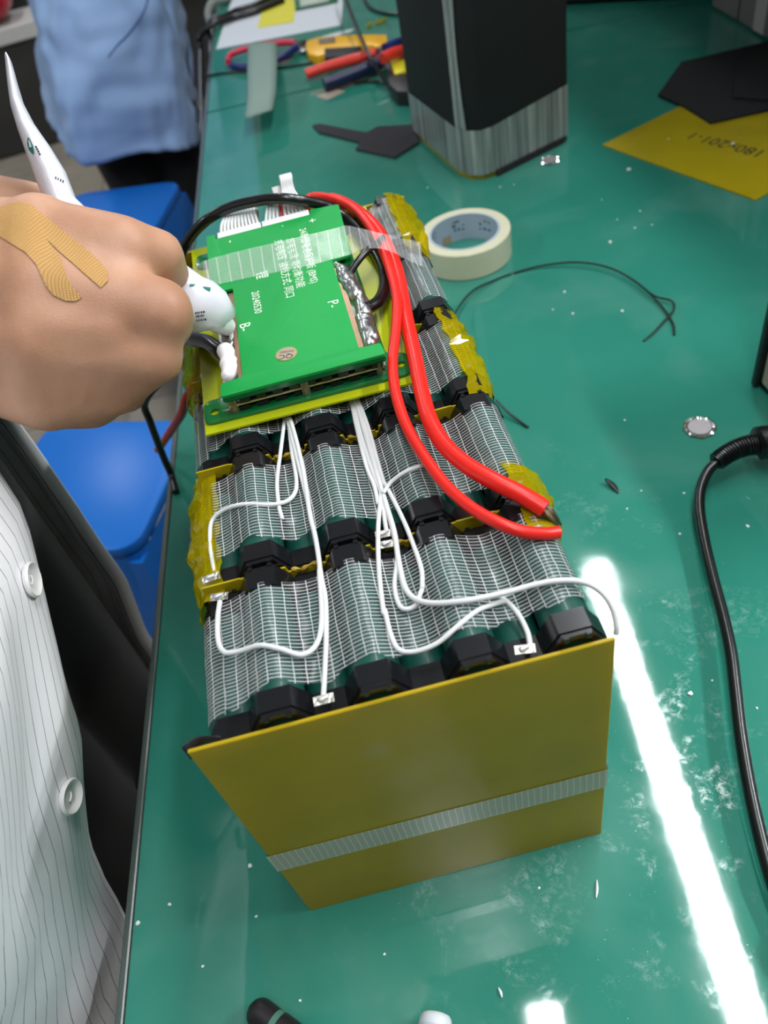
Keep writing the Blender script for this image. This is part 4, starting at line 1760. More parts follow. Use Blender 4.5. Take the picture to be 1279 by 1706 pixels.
cp2 = [((p2x, p2y, .60), .07, (p2x, p2y + .01, .72), .055), ((p2x, p2y + .01, .72), .055, h2 + Vector((0, .02, -.05)), .06), (h2 + Vector((0, -.01, .03)), .083, h2 + Vector((0, .015, .035)), .078), (h2 + Vector((0, .02, -.05)), .055, h2 + Vector((0, .03, -.06)), .045), (h2 + Vector((0, .085, .01)), .010, h2 + Vector((0, .098, -.018)), .014),
       ((p2x - .15, p2y, .55), .05, (p2x + .15, p2y, .55), .05), ((p2x - .15, p2y, .55), .05, (p2x - .25, p2y - .02, .30), .04), ((p2x + .15, p2y, .55), .05, (p2x + .25, p2y - .02, .30), .04), ((p2x + .25, p2y - .02, .30), .035, (p2x + .32, p2y + .19, .10), .026), ((p2x - .25, p2y - .02, .30), .035, (p2x - .14, p2y + .26, .12), .026)]
for s in (-1, 1):
    cp2.append((h2 + Vector((s * .078, -.01, .015)), .014, h2 + Vector((s * .08, -.008, -.02)), .011))
    q = Vector((p2x + (.33 if s > 0 else -.12), p2y + (.23 if s > 0 else .30), .085))
    cp2.append((q - Vector((.02 * s, .06, -.02)), .026, q, .024))
    for k in range(4):
        cp2.append((q, .016, q + Vector((-.027 + .018 * k, .05 - .005 * abs(k - 1.5), -.01)), .0095))
        cp2.append((q + Vector((-.027 + .018 * k, .05 - .005 * abs(k - 1.5), -.01)), .0095, q + Vector((-.027 + .018 * k, .068 - .006 * abs(k - 1.5), -.03)), .008))
    cp2.append((q, .015, q + Vector((-.045 * s, .03, -.01)), .010))
link_to(blob('body', cp2, .005, 4, skin_m), p2, INV2)
link_to(blob('hair', [(h2 + Vector((0, -.03, .05)), .085, h2 + Vector((0, 0, .062)), .076), (h2 + Vector((0, -.05, 0)), .07, h2 + Vector((0, -.04, .02)), .075)], .008, 4, hairm), p2, INV2)
for s in (-1, 1):
    link_to(blob('eye', [(h2 + Vector((s * .031, .083, .018)), .010, h2 + Vector((s * .031, .084, .018)), .010)], .003, 0, MATS['eye']), p2, INV2)
lg2 = []
for s in (-1, 1):
    lg2 += [((p2x + .03 + s * .075, p2y, -.05), .088, (p2x + .035 + s * .07, p2y, -.40), .070), ((p2x + .035 + s * .07, p2y, -.40), .068, (p2x + .035 + s * .075, p2y - .02, -.69), .055)]
link_to(blob('trousers', lg2, .01, 4, blackc), p2, INV2)
for s in (-1, 1):
    x = p2x + .035 + s * .078
    link_to(blob('shoe', [((x, p2y - .06, FZ + .036), .034, (x + s * .01, p2y + .12, FZ + .03), .028), ((x, p2y - .05, FZ + .05), .036, (x, p2y, FZ + .06), .036)], .006, 3, MATS['shoe_dark']), p2, INV2)

# ================================================================== things on the bench
# ---- roll of tape
roll = thing('tape_roll', 'roll of cream translucent tape with a printed pale blue core', 'tape roll', (.268, .641, 0))
cream = mat('tape_cream', '#dcd9bd', 0.28, sss=0.15, var=0.04, vscale=40, coat=0.2)
RO, RI, TH = .0505, .0392, .0305
lathe('wound_tape', [(RI, 0.0004), (RO - .0006, 0.0004), (RO, .001), (RO, TH - .001), (RO - .0008, TH), (RI, TH)], cream, roll, 64, closed=True)
lathe('paper_core', [(RI - .0022, .0001), (RI - .0002, .0001), (RI - .0002, TH + .0004), (RI - .0022, TH + .0004)], mat('core_paper', '#aebccb', 0.7), roll, 64, closed=True)
cm_ = mat('core_print', '#5c6c82', 0.7)
tanm = mat('core_tan', '#b39b83', 0.7)


def core_mark(a0, a1, z0, z1, m):
    rr = RI - .0024
    k = 6
    vs = [(rr * math.cos(a0 + (a1 - a0) * i / k), rr * math.sin(a0 + (a1 - a0) * i / k), z) for z in (z0, z1) for i in range(k + 1)]
    fs = [(i, i + 1, k + 2 + i, k + 1 + i) for i in range(k)]
    put('printed_mark', raw('mark', vs, fs), m, roll)


rnd = random.Random(5)
core_mark(1.80, 2.15, .0002, .010, tanm)
for a0 in (0.45, 0.62, 0.80, 1.35, 1.50, 1.62, 2.45, 2.6, 2.72):
    for zz in (.012, .017, .022):
        if rnd.random() < .75:
            w_ = rnd.uniform(.05, .12)
            core_mark(a0, a0 + w_, zz, zz + rnd.uniform(.0015, .0035), cm_)

# ---- thin black wire on the bench
wr = thing('thin_wire', 'thin black wire curving over the bench beside the tape roll', 'wire', G(960, 437, 0))
IW = Matrix.Translation(-wr.location)
for pts in ([(748, 545, .02), (762, 515, .012), (788, 484, .005), (825, 466, .0014), (852, 456, .0014), (900, 443, .003), (960, 437, .006), (1015, 446, .006), (1062, 472, .005), (1100, 508, .003), (1120, 538, .0015), (1123, 558, .0012)],
            [(1062, 472, .0055), (1090, 493, .005), (1118, 501, .004), (1122, 516, .003), (1108, 533, .0025), (1090, 553, .002), (1072, 568, .0012)]):
    o = tube('strand', [G(*p) for p in pts], .0011, mat('thin_wire_black', '#14211f', 0.4), wr, 7, 8)
    o.matrix_parent_inverse = IW
tag(tube('wire_offcut', [G(826, 666, .010), G(850, 690, .004), G(880, 712, .0012)], .0011, MATS['thin_wire_black'], None, 7), 'straight black wire end sticking out under the right side of the pack', 'wire')

# ---- small black sliver
tag(put('plastic_sliver', grid_mesh('sliver', lambda u, v: G(1008 + 22 * u + 7 * math.sin(u * 3.1) * .5 + (v - .5) * 6 * math.sin(u * 2.6 + .4), 798 + 24 * u - (v - .5) * 5 * math.sin(u * 2.6 + .4), .0006 + .0035 * (1 - u)), 10, 3, thick=.0008), mat('sliver_black', '#10181a', 0.3)), 'small black plastic sliver lying right of the pack', 'plastic scrap')


# ---- crimped foil discs
def foil_disc(pos, r, lab, tilt=0.0):
    t = thing('foil_disc', lab, 'disc', pos)
    dull = mat('foil_dull', '#b9b2b6', 0.45, 0.6, bump=0.15, bscale=300)
    shiny = mat('foil_shiny', '#dfe3e2', 0.16, 1.0)
    lathe('disc_face', [(0.0, .0016), (r * .72, .0016), (r * .74, .0012), (r * .74, .0004), (0, .0004)], dull, t, 40)
    n = 52
    vs, fs = [], []
    for i in range(n):
        a = 2 * math.pi * i / n
        up_ = .0012 if i % 2 else -.0001
        for rr, z in ((r * .71, .0018), (r * .86, .0021 + up_ * .6), (r * (1.0 + .03 * math.sin(i * 5.3)), .0008 + up_)):
            vs.append((rr * math.cos(a), rr * math.sin(a), max(z, .0003)))
    for i in range(n):
        j = (i + 1) % n
        for k in range(2):
            fs.append((i * 3 + k, i * 3 + k + 1, j * 3 + k + 1, j * 3 + k))
    put('crimped_rim', raw('rim', vs, fs), shiny, t)
    return t


foil_disc(G(1165, 713, 0), .0132, 'silver foil disc with a crimped rim lying alone on the bench')
foil_disc(G(916, 268, 0), .0125, 'silver foil disc lying beside the black wrapped pack')

# ---- black cord with ribbed sleeve
cd = thing('power_cord', 'thick black cord with a ribbed strain relief on the right of the bench', 'cord', G(1165, 850, 0))
IC = Matrix.Translation(-cd.location)
cordm = mat('cord_rubber', '#0e1011', 0.3, coat=0.15)
cp = [(1196, 768, .020), (1179, 786, .017), (1167, 815, .014), (1165, 850, .012), (1174, 905, .010), (1188, 965, .010), (1204, 1025, .011), (1217, 1085, .012), (1225, 1150, .012), (1233, 1220, .012), (1246, 1300, .011), (1263, 1380, .010), (1284, 1460, .009), (1310, 1540, .007), (1335, 1640, .0045)]
o = tube('cord', [G(*p) for p in cp] + [Vector((.30, -.22, .0045)), Vector((.37, -.42, .0045)), Vector((.42, -.60, .0045)), Vector((.44, -.735, .0045))], .0040, cordm, cd, 14)
o.matrix_parent_inverse = IC
path = catmull([G(*p) for p in ((1192, 770, .0205), (1210, 757, .022), (1235, 745, .023), (1262, 739, .023))], 24)
o = put('ribbed_sleeve', from_bm('sleeve', tube_bm(path, lambda t: .0066 + .0012 * t + (.0007 if int(t * 34) % 2 else -.0004), 16), angle=25), cordm, cd)
o.matrix_parent_inverse = IC
o = tube('plug_body', [G(*p) for p in ((1258, 740, .023), (1268, 738, .023), (1290, 736, .023), (1340, 735, .022))], lambda t: .0095 + .0035 * min(1, t * 6), cordm, cd, 20)
o.matrix_parent_inverse = IC

# ---- marker and frosted stick at the near end
mk = thing('marker_pen', 'black marker pen with a pale ring lying on the near end of the bench', 'pen', G(420, 1680, 0))
IM = Matrix.Translation(-mk.location)
a_, b_ = G(417, 1676, .0082), G(520, 1756, .0082)
ax = (b_ - a_).normalized()
mdk = mat('marker_black', '#231f22', 0.4)
for nm, s0, s1, r0, m in (('cap', 0, .016, .0078, mdk), ('ring', .016, .0195, .0076, mat('ring_green', '#4c7d6c', 0.4)), ('barrel', .0195, .072, .0080, mdk)):
    pth = [a_ + ax * (s0 + (s1 - s0) * k / 10) for k in range(11)]
    rad_f = (lambda t, r0=r0: r0 * (math.sqrt(max(0.05, 1 - (1 - min(1, t * 2.2)) ** 2)))) if nm == 'cap' else r0
    o = put(nm, from_bm(nm, tube_bm(pth, rad_f, 20), angle=40), m, mk)
    o.matrix_parent_inverse = IM
gs = thing('frosted_stick', 'frosted translucent plastic stick lying on the near end of the bench', 'stick', G(726, 1684, 0))
IS = Matrix.Translation(-gs.location)
frost = mat('frosted_plastic', '#dfe3ea', 0.35, sss=0.5, coat=0.2)
a_, b_ = G(727, 1687, .0088), G(716, 1790, .0088)
ax = (b_ - a_).normalized()
o = put('stick', from_bm('stick', tube_bm([a_ + ax * .05 * (k / 14) ** 1.6 for k in range(15)], lambda t: .0086 * (1 if t > .25 else math.sqrt(max(.3, 1 - (1 - t / .25) ** 2 * .7))), 24), angle=40), frost, gs)
o.matrix_parent_inverse = IS
o = put('end_ring', from_bm('ring', tube_bm([a_ + ax * .006, a_ + ax * .010], .00885, 24), angle=40), mat('frosted_ring', '#c9ced6', 0.3, sss=0.3), gs)
o.matrix_parent_inverse = IS

# ---- yellow sheet with handwriting, black foam sheets
A, Bc, Dc = G(1003, 243), G(1258, 335), G(1180, 156)
Cc = Dc + Bc - A
ys = thing('yellow_sheet', 'yellow fibreglass sheet with black handwriting on the bench', 'sheet', A)
IY = Matrix.Translation(-A)
o = prism('sheet', [(p.x, p.y) for p in (A, Bc, Cc, Dc)], .0004, .0020, yel, ys, .0002)
o.matrix_parent_inverse = IY
tx = text_obj('handwriting', '180x201-1', .020, ink, ys)
tx.matrix_parent_inverse = IY
e1 = (Bc - A).normalized()
cen = G(1208, 240, .0021)
ang = math.atan2(G(1160, 228).y - G(1262, 255).y, G(1160, 228).x - G(1262, 255).x)
ln_ = (G(1152, 226) - G(1264, 257)).length
tx.location = cen
tx.rotation_euler = (0, 0, ang)
wid = max(v.co.x for v in tx.data.vertices) - min(v.co.x for v in tx.data.vertices)
tx.scale = (ln_ / wid, ln_ / wid * 1.1, 1)
foam = mat('black_foam', '#0c0c0f', 0.9, bump=0.3, bscale=500)
bf = [G(1183, 205, .004), G(1140, 178, .004), G(1096, 158, .004), G(1135, 104, .004), G(1279, 70, .004), G(1380, 90, .004), G(1370, 165, .004), G(1279, 184, .004)]
tag(prism('foam_sheet', [(p.x, p.y) for p in bf], .0022, .0052, foam), 'black foam sheet lying over the corner of the yellow sheet', 'foam sheet')
bf2 = [G(1222, 163, .007), G(1226, 120, .007), G(1290, 95, .007), G(1390, 100, .007), G(1380, 175, .007)]
tag(prism('foam_sheet', [(p.x, p.y) for p in bf2], .0054, .0084, foam), 'second black foam sheet lying on top of the first one', 'foam sheet')

# ---- spade-shaped dark foam offcut
sp = [(520, 209), (531, 206), (600, 219), (611, 221), (628, 211), (692, 207), (698, 236), (657, 262), (592, 248), (600, 237), (560, 227), (531, 220)]
tag(prism('foam_offcut', [tuple(G(*p, .003))[:2] for p in sp], .0004, .0034, mat('grey_foam', '#2d2b30', 0.9, bump=0.3, bscale=400)), 'spade shaped dark grey foam offcut beside the black wrapped pack', 'foam scrap')

# ---- tall black wrapped pack
wp = thing('wrapped_pack', 'tall black wrapped battery pack with clear tape round its foot', 'battery', (.375, .93, 0))
base = [Vector((.284, .986)), Vector((.3095, .832)), Vector((.320, .812)), Vector((.3345, .803)), Vector((.351, .806)), Vector((.461, .851))]
back = [base[5] + Vector((-.022, .15)), base[0] + Vector((.020, .012))]
poly = base + back
ctr = Vector((.375, .93))


def scaled(k, d=0.0):
    return [tuple((p - ctr) + (p - ctr).normalized() * d) for p in poly]


HP = 0.42
blackw = mat('black_wrap', '#131416', 0.75, var=0.15, vscale=20, bump=0.1, bscale=60)
prism('foot_plate', [(x * .985, y * .985) for x, y in scaled(1, -.001)], .0003, .006, yel, wp)
prism('wrap', scaled(1, 0), .006, HP, blackw, wp, .002)


def wrap_tape_material():
    m, nt, b, out = new_nodes('clear_grey_tape')
    tc = N(nt, 'ShaderNodeTexCoord')
    mp = N(nt, 'ShaderNodeMapping')
    mp.inputs['Scale'].default_value = (160, 160, 5)
    nt.links.new(tc.outputs['Object'], mp.inputs[0])
    n = N(nt, 'ShaderNodeTexNoise')
    n.inputs['Scale'].default_value = 1.0
    n.inputs['Detail'].default_value = 5
    nt.links.new(mp.outputs[0], n.inputs['Vector'])
    nt.links.new(ramp(nt, n.outputs['Fac'], [(0.35, lin('#5f6a66')), (0.6, lin('#98a19e')), (0.8, lin('#c5cac8'))]), b.inputs['Base Color'])
    b.inputs['Roughness'].default_value = 0.3
    return m


wtm = wrap_tape_material()
band = scaled(1, .0008)
vs, fs = [], []
nb = len(band)
for j in range(7):
    z = .007 + .056 * j / 6
    for i, (x, y) in enumerate(band):
        zz = z + (.008 * (j / 6) if i in (5, 6) else 0) - (.004 * (j / 6) if i in (0,) else 0)
        vs.append((x, y, zz))
for j in range(6):
    for i in range(nb):
        i2 = (i + 1) % nb
        fs.append((j * nb + i, j * nb + i2, (j + 1) * nb + i2, (j + 1) * nb + i))
put('foot_tape', raw('foot_tape', vs, fs), wtm, wp)
q = [Vector(band[1]), Vector(band[2])]
put('corner_tape', grid_mesh('corner_tape', lambda u, v: (*(q[0].lerp(q[1], .15 + u * (.85 - .2 * math.sin(v * 7))) * 1.0 + q[0].normalized() * .0015 + q[0].normalized() * .001 * mnoise.noise(Vector((u * 5, v * 30, 0)))), .064 + v * (HP - .066)), 6, 50), wtm, wp)
put('base_foam', prism_mesh('base_foam', [(x - ctr.x, y - ctr.y) for x, y in ((.352, .8025), (.455, .8455), (.461, .853), (.352, .809))], .0003, .0085), mat('base_foam', '#262629', 0.9), wp)

# ---- grey-green strip of paper resting on the pliers
ps = [((413, 72), (460, 70), .0225), ((413, 90), (461, 86), .032), ((412, 120), (461, 112), .038), ((412, 160), (459, 150), .040), ((408, 198), (454, 183), .030)]
tag(put('paper_strip', strip('paper_strip', ps, None, 6, 4, .0006), mat('barley_paper', '#7e968c', 0.6)), 'bowed strip of grey green paper resting over the pink handled pliers', 'paper strip')


# ---- hand tools on the far bench
def flat_handle(name, pts, r, m, par, inv, squash=0.8):
    o = tube(name, [G(*p) for p in pts], r, m, par, 12, 6)
    o.matrix_parent_inverse = inv
    return o


pk = mat('handle_pink', '#d8284e', 0.35)
bl2 = mat('handle_blue', '#1c2668', 0.35)
rd2 = mat('handle_red', '#e63a2c', 0.4)
nv = mat('handle_navy', '#16224a', 0.4)
stl = mat('tool_steel', '#8c8f92', 0.3, 0.9)
t = thing('cutting_pliers', 'small pliers with pink and blue handles under the grey paper strip', 'pliers', G(440, 92))
iv = Matrix.Translation(-t.location)
flat_handle('handle', [(380, 104, .012), (384, 92, .013), (402, 84, .014), (440, 75, .014), (475, 71, .014), (492, 71, .013)], .0055, pk, t, iv)
flat_handle('handle', [(386, 109, .008), (402, 112, .008), (432, 108, .008), (470, 95, .009), (494, 79, .011)], .0062, bl2, t, iv)
flat_handle('jaws', [(490, 75, .011), (502, 72, .010), (510, 69, .009)], lambda u: .007 - .004 * u, stl, t, iv)

t = thing('utility_knife', 'yellow utility knife with a black grip on the far bench', 'knife', G(575, 75))
iv = Matrix.Translation(-t.location)
yk = mat('knife_yellow', '#f0b418', 0.4)


def slab(name, px, z0, z1, m, par, inv, bev=.0015):
    o = prism(name, [tuple(G(*p, z1))[:2] for p in px], z0, z1, m, par, bev)
    o.matrix_parent_inverse = inv
    return o


slab('knife_body', [(510, 68), (528, 62), (560, 59), (600, 57), (643, 57), (645, 66), (642, 74), (625, 77), (618, 74), (604, 77), (603, 86), (538, 90), (530, 93), (514, 90), (509, 80)], .0004, .016, yk, t, iv)
slab('grip', [(540, 80), (602, 76), (602, 88), (585, 92), (540, 96)], .0004, .018, mat('grip_black', '#15161a', 0.6), t, iv)
slab('slider', [(530, 65), (557, 61), (558, 68), (531, 71)], .016, .019, mat('slider_grey', '#6b675e', 0.5), t, iv, .0008)
slab('blade', [(496, 76), (510, 72), (510, 84), (500, 86)], .006, .0075, stl, t, iv, .0001)

t = thing('pliers', 'large pliers with red and navy handles beside the yellow knife', 'pliers', G(590, 110))
iv = Matrix.Translation(-t.location)
flat_handle('handle', [(510, 124, .012), (540, 113, .014), (575, 103, .016), (605, 95, .018), (628, 88, .018)], .0085, rd2, t, iv)
flat_handle('handle', [(540, 142, .011), (570, 131, .012), (605, 117, .014), (630, 105, .016), (640, 95, .018)], .0105, nv, t, iv)
flat_handle('jaws', [(630, 93, .018), (655, 82, .018), (678, 72, .016), (700, 64, .012)], lambda u: .011 - .005 * u, stl, t, iv)
t = thing('wire_stripper', 'red and blue wire stripper half hidden behind the black wrapped pack', 'stripper', G(660, 90))
iv = Matrix.Translation(-t.location)
flat_handle('handle', [(637, 98, .038), (652, 90, .038), (670, 85, .034), (700, 80, .024)], .0085, rd2, t, iv)
flat_handle('handle', [(640, 81, .038), (665, 71, .036), (690, 65, .026)], .0075, bl2, t, iv)
t = thing('black_case', 'small black case with a yellow label leaning at the wrapped pack', 'case', G(665, 140))
iv = Matrix.Translation(-t.location)
slab('case_body', [(645, 120), (668, 122), (690, 122), (690, 152), (660, 152), (648, 140)], .0004, .022, mat('case_black', '#1f1f20', 0.5), t, iv, .002)
slab('yellow_label', [(649, 97), (672, 94), (676, 118), (657, 123)], .0004, .024, mat('label_yellow', '#e8dc28', 0.5), t, iv, .001)
slab('metal_side', [(640, 102), (647, 100), (655, 122), (650, 125)], .0004, .022, stl, t, iv, .001)

# ---- papers and scraps
sheet_w = mat('paper_white', '#d9dde4', 0.7)
tag(prism('paper_sheet', [tuple(G(*p, .0006))[:2] for p in ((360, 82), (568, 42), (571, 5), (560, -60), (395, -30))], .0003, .0008, sheet_w), 'white paper sheet lying on the far bench', 'paper')
tag(prism('yellow_card', [tuple(G(*p, .002))[:2] for p in ((429, 46), (489, 36), (492, 10), (478, -30), (446, -20))], .001, .0022, mat('card_yellow', '#e6dc3c', 0.6)), 'bright yellow card lying on the white paper', 'card')
pc = thing('small_board', 'small green circuit board on the white paper', 'circuit board', G(530, 4))
iv = Matrix.Translation(-pc.location)
slab('board', [(492, 14), (562, 0), (558, -30), (488, -15)], .0012, .0060, mat('small_board_green', '#0f6a40', 0.4), pc, iv, .0005)
slab('plate', [(500, 8), (548, -2), (545, -22), (497, -12)], .0060, .0110, mat('plate_pale', '#b9c6b8', 0.4), pc, iv, .0005)
for i, (px, py) in enumerate(((614, 42), (628, 38), (638, 34))):
    tag(blob('film_scrap', [(G(px, py, .003), .003, G(px + 5, py - 2, .005), .0022), (G(px + 2, py - 4, .003), .0022, G(px - 3, py + 2, .003), .002)], .0012, 1, kap), 'crumpled yellow film scrap on the far bench', 'film scrap', 'yellow film scraps')
tag(prism('clear_offcut', [tuple(G(*p, .001))[:2] for p in ((532, 62), (560, 54), (592, 47), (585, 52), (548, 63))], .0004, .0010, mat('clear_offcut', '#dfe6e6', 0.2)), 'whitish plastic offcut behind the yellow knife', 'plastic scrap')
tag(prism('tissue_scrap', [tuple(G(*p, .001))[:2] for p in ((525, 160), (560, 148), (575, 152), (545, 166))], .0003, .0009, mat('tissue_beige', '#a89a8c', 0.8)), 'beige scrap lying at the seam below the navy handle', 'scrap')

# ---- cables round the far bench
tag(tube('black_lead', [G(*p) for p in ((566, -40, .06), (580, 10, .055), (598, 55, .045), (615, 92, .036), (633, 122, .02), (650, 148, .006), (664, 156, .0035))], .0033, blkc, None, 10), 'black lead hanging across the yellow knife', 'cable')
tag(tube('thin_lead', [G(*p) for p in ((338, 128, .0026), (370, 122, .0024), (412, 119, .0024), (470, 112, .0024), (520, 104, .0024), (560, 100, .0024))], .0022, blkc, None, 8), 'thin black lead running under the paper strip', 'cable')
tag(tube('thin_lead', [G(*p) for p in ((600, -20, .003), (612, 8, .003), (632, 20, .003), (665, 24, .003), (700, 20, .003))], .003, blkc, None, 8), 'black lead curving behind the yellow film scraps', 'cable')
tag(tube('thin_lead', [G(*p) for p in ((700, 154, .0026), (668, 146, .0026), (640, 138, .003), (618, 135, .003), (590, 139, .0026))], .0022, blkc, None, 8), 'thin black lead looping past the small black case', 'cable')


def off_edge(px, py, c):
    """point on the pixel's ray that hangs c outside the bench's left edge"""
    lo, hi = 0.0, -0.6
    for k in range(40):
        z = (lo + hi) / 2
        p = G(px, py, z)
        if edge_x(p.y) - p.x < c:
            lo = z
        else:
            hi = z
    return G(px, py, (lo + hi) / 2)


def over_edge(on, y, c, r, hang):
    """on: points on the bench; y: where the edge is crossed; hang: points beside the bench"""
    ex_ = edge_x(y)
    last = hang[-1]
    return on + [Vector((ex_ + .030, y + .012, r + .003)), Vector((ex_ + .004, y + .002, r + .0045)), Vector((ex_ - c * .85, y - .004, -.003)), Vector((ex_ - c, y - .012, -.022))] + hang + [Vector((last.x - .004, last.y, last.z - .15)), Vector((last.x - .004, last.y, last.z - .40))]


for off, lab in ((0, 'black cable hanging at the left edge of the far bench, inner one'), (1, 'black cable hanging at the left edge of the far bench, outer one')):
    c = .012 + .020 * off
    dy = .028 * off
    on = [G(480 - 8 * off, -14 + 14 * off, .0075), G(430 - 6 * off, 6 + 13 * off, .0075), G(396 - 4 * off, 17 + 11 * off, .0075)]
    hang = [Vector((edge_x(1.66 - dy) - c - .004, 1.66 - dy, -.045)), Vector((edge_x(1.56 - dy) - c - .008, 1.56 - dy, -.075)), Vector((edge_x(1.44 - dy) - c - .012, 1.44 - dy, -.115))]
    tag(tube('hanging_cable', over_edge(on, 1.74 - dy, c, .006, hang), .006, blkc, None, 10), lab, 'cable')
hang = [Vector((edge_x(1.835) - .018, 1.835, -.06))]
tag(tube('hanging_cable', over_edge([G(398, -42, .0105), G(380, -18, .0105)], 1.865, .016, .009, hang), .009, mat('grey_cable', '#9aa09c', 0.5), None, 10), 'grey cable bundle hanging at the left edge of the far bench', 'cable')

# ---- instruments
ins = thing('grey_instrument', 'grey metal instrument with a pale stripe and white cable at the bench back', 'instrument', (.809, .93, 0))
grm = mat('instrument_grey', '#77736f', 0.5)
box('case', 0, .22, 0, .235, .002, .30, grm, ins, .004)
box('pale_stripe', -.0012, .001, .075, .105, .004, .298, mat('instrument_pale', '#b9b6b0', 0.5), ins, .0003)
box('dark_stripe', -.0010, .001, .150, .153, .004, .298, mat('instrument_dark', '#2b2b2c', 0.5), ins, .0003)
tube('white_cable', [(-.004, .03, .30), (-.008, .045, .15), (-.01, .02, .08), (-.008, -.03, .03)], .004, mat('cable_white', '#dcdedb', 0.5), ins, 10)
bi = thing('black_instrument', 'black instrument standing on the far bench behind the wrapped pack', 'instrument', (.615, 1.345, 0), math.radians(-35))
box('case', 0, .30, 0, .18, .006, .20, mat('instrument_black', '#18181b', 0.5), bi, .004)
for (x, y) in ((.02, .02), (.28, .02), (.02, .16), (.28, .16)):
    lathe('foot', [(0, 0), (.008, 0), (.008, .006), (0, .006)], blk, bi, 12).location = (x, y, 0)
ss = thing('soldering_station', 'cream soldering station with a black end bezel at the right of the bench', 'soldering station', (.4375, .325, 0), math.radians(3))
box('end_bezel', -.003, .156, -.007, 0, .002, .14, mat('bezel_black', '#15181a', 0.4), ss, .002)
box('case', .001, .15, -.175, -.007, .006, .134, mat('station_cream', '#a9a293', 0.5), ss, .003)
for (x, y) in ((.018, -.03), (.13, -.03), (.018, -.15), (.13, -.15)):
    lathe('foot', [(0, 0), (.010, 0), (.010, .006), (0, .006)], blk, ss, 12).location = (x, y, 0)

# ---- crumbs of dried white glue
crm = mat('crumb_white', '#eef0ee', 0.5)
cr = [(1047, 283, 2.4), (1016, 404, 2.2), (1057, 380, 1.1), (1066, 352, 1.2), (1086, 375, 1.0), (853, 457, 2.0), (940, 487, 1.4), (1036, 519, 1.5), (921, 516, .9), (954, 523, 1.2), (712, 313, 1.0), (833, 312, 1.2), (856, 308, .9), (1149, 1156, 1.7), (1186, 1134, .8), (1245, 877, 1.3), (1139, 822, 1.0), (1132, 890, .9), (1044, 848, .8), (1260, 1180, .9), (230, 1538, 1.5), (427, 1527, .9), (338, 1610, .9), (283, 1507, 1.2), (417, 1443, 1.4), (898, 1480, .8), (1220, 240, 2.0), (1113, 232, 1.1), (1028, 366, .8), (1002, 333, .8), (1040, 700, .9), (1068, 818, .9), (640, 1590, .8), (500, 1667, .8)]
for i, (px, py, r) in enumerate(cr):
    z = .0021 if i in (26, 27) else 0
    p = G(px, py, z)
    rnd = random.Random(i)
    bm = bmesh.new()
    bmesh.ops.create_icosphere(bm, subdivisions=1, radius=r / 1000)
    for v in bm.verts:
        v.co = Vector((v.co.x * rnd.uniform(.7, 1.4), v.co.y * rnd.uniform(.7, 1.3), max(v.co.z * .6, -r / 2500) + r / 2500))
    o = put('glue_crumb', from_bm('crumb', bm), crm)
    o.location = p
    o.rotation_euler = (0, 0, rnd.random() * 6)
    if z:
        lab = 'white glue crumb lying on the handwriting of the yellow sheet' if r > 1.5 else 'small white glue speck on the plain half of the yellow sheet'
    elif py < 420 and px > 990:
        lab = 'oval white glue crumb beside the yellow sheet' if r > 2.3 else ('white glue crumb standing apart between tape roll and yellow sheet' if r > 2 else 'tiny white glue speck on the mat before the yellow sheet')
    elif py < 330:
        lab = 'tiny white glue speck before the foot of the wrapped pack'
    elif px < 520:
        lab = 'tiny white glue speck on the mat near the left bench edge'
    elif py > 800:
        lab = 'tiny white glue speck between the pack and the black cord' if px > 1000 else 'tiny white glue speck on the mat before the end panel'
    else:
        lab = 'pinkish white crumb under the thin black wire by the tape roll' if px == 853 else 'tiny white glue speck inside the curve of the thin black wire'
    tag(o, lab, 'crumb', 'white glue crumbs')
for (x0, y0, x1, y1, lab) in ((994, 1466, 993, 1496, 'thin white sliver standing out on the mat before the panel'), (830, 1645, 836, 1662, 'short white sliver between the stick and the lamp reflection')):
    tag(tube('glue_sliver', [G(x0, y0, .0008), G((x0 + x1) / 2 + 1, (y0 + y1) / 2, .0010), G(x1, y1, .0008)], lambda t: .0008 * math.sin(.3 + t * 2.5), crm, None, 6), lab, 'sliver')


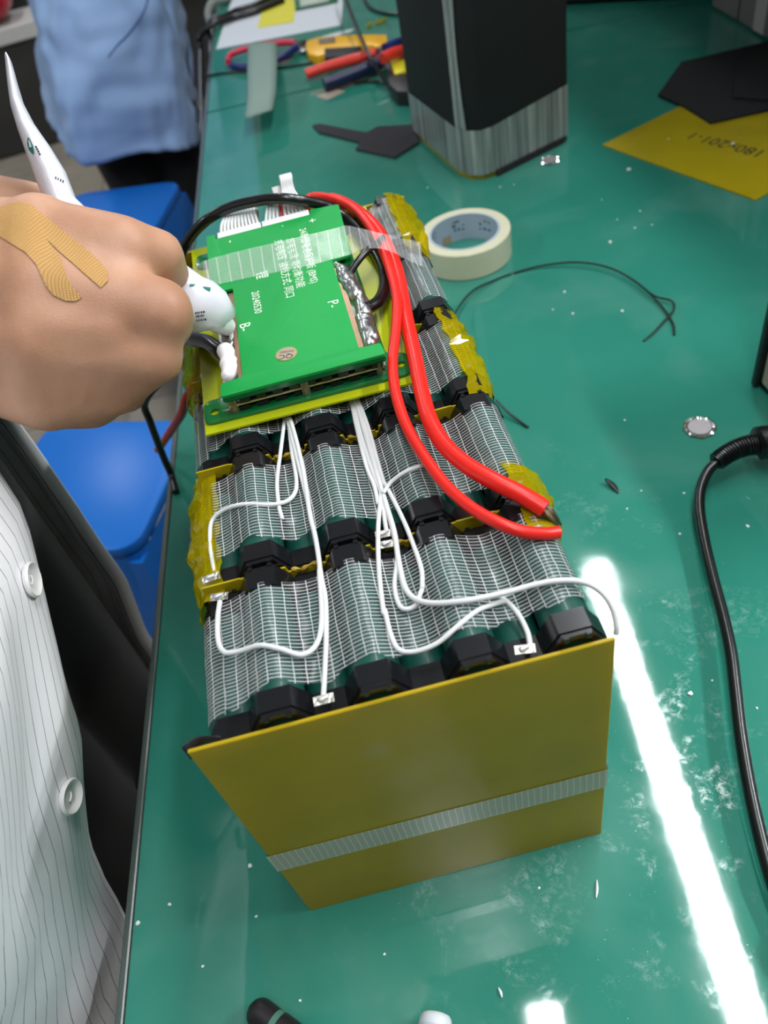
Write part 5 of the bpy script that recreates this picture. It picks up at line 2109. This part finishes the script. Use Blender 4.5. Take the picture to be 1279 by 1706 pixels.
# ================================================================== stools and side bench
def stool(cx, cy, rz, lab, sz=.27):
    t = thing('plastic_stool', lab, 'stool', (cx, cy, FZ), rz)
    bp_ = mat('stool_blue', '#1878dd', 0.35, spec=0.4)
    H_ = .45
    top = rounded([(-sz / 2, -sz / 2), (sz / 2, -sz / 2), (sz / 2, sz / 2), (-sz / 2, sz / 2)], .045, 5)
    prism('seat', top, H_ - .022, H_, bp_, t, .006)
    # tapering skirt
    lo = [(x * 1.06, y * 1.06) for x, y in top]
    vs = [(x, y, H_ - .02) for x, y in top] + [(x, y, H_ - .11) for x, y in lo]
    n = len(top)
    put('skirt', raw('skirt', vs, [(i, (i + 1) % n, n + (i + 1) % n, n + i) for i in range(n)], True), bp_, t)
    for sx in (-1, 1):
        for sy in (-1, 1):
            p0, p1 = sz / 2 - .02, sz / 2 + .035
            w0, w1 = .040, .026
            vs = []
            for (p, w_, z) in ((p0 + .006, w0, H_ - .03), (p1, w1, 0)):
                for (a, b2) in ((0, 0), (-w_ * 2, 0), (-w_ * 2, -.006), (-.006, -.006), (-.006, -w_ * 2), (0, -w_ * 2)):
                    vs.append((sx * (p + .012 + a), sy * (p + .012 + b2), z))
            fs = [(i, (i + 1) % 6, 6 + (i + 1) % 6, 6 + i) for i in range(6)] + [(0, 1, 2, 3), (0, 3, 4, 5), (6, 7, 8, 9), (6, 9, 10, 11)]
            put('leg', raw('leg', vs, fs), bp_, t)
    for s in (-1, 1):
        box('rail', -sz / 2, sz / 2, s * (sz / 2 + .018) - .004, s * (sz / 2 + .018) + .004, .13, .16, bp_, t, .002)
        box('rail', s * (sz / 2 + .018) - .004, s * (sz / 2 + .018) + .004, -sz / 2, sz / 2, .13, .16, bp_, t, .002)
    return t


stool(-.318, .795, math.radians(-21), 'blue plastic stool standing beside the striped coat', .27)
stool(-.325, 1.69, math.radians(-17), 'blue plastic stool standing before the black trousers of the blue coat', .28)

sb = thing('side_rack', 'low white topped rack with a dark front behind the blue coat', 'rack', (-2.1, 3.42, FZ), math.radians(6))
box('rack_top', 0, 2.3, 0, .55, .400, .455, mat('side_top_white', '#c9c7c4', 0.5), sb, .004)
box('front_panel', .02, 2.28, .03, .05, .01, .400, mat('side_panel_dark', '#3a3937', 0.5), sb)
for x in (.03, 2.2):
    box('leg', x, x + .04, .06, .10, 0, .400, mat('side_leg', '#55534f', 0.5), sb, .003)
    box('leg', x, x + .04, .46, .50, 0, .400, MATS['side_leg'], sb, .003)
rb = mat('red_bag', '#b01228', 0.25, coat=0.4, bump=0.8, bscale=60)
rnd = random.Random(8)
bc = [(Vector((-.95 + rnd.uniform(-.22, .12), 3.66 + rnd.uniform(-.06, .05), -.235 + rnd.uniform(0, .03))), .06, Vector((-.93 + rnd.uniform(-.22, .12), 3.66 + rnd.uniform(-.05, .05), -.235 + rnd.uniform(0, .03))), .055) for k in range(9)]
tag(blob('red_bag', bc, .008, 3, rb), 'crumpled red plastic bag lying on the low white rack', 'bag')
tag(box('dark_crate', -1.3, -.75, 3.80, 3.98, -.294, .0, mat('crate_dark', '#1a1c1f', 0.5), None, .006), 'dark crate standing behind the red bag', 'crate')
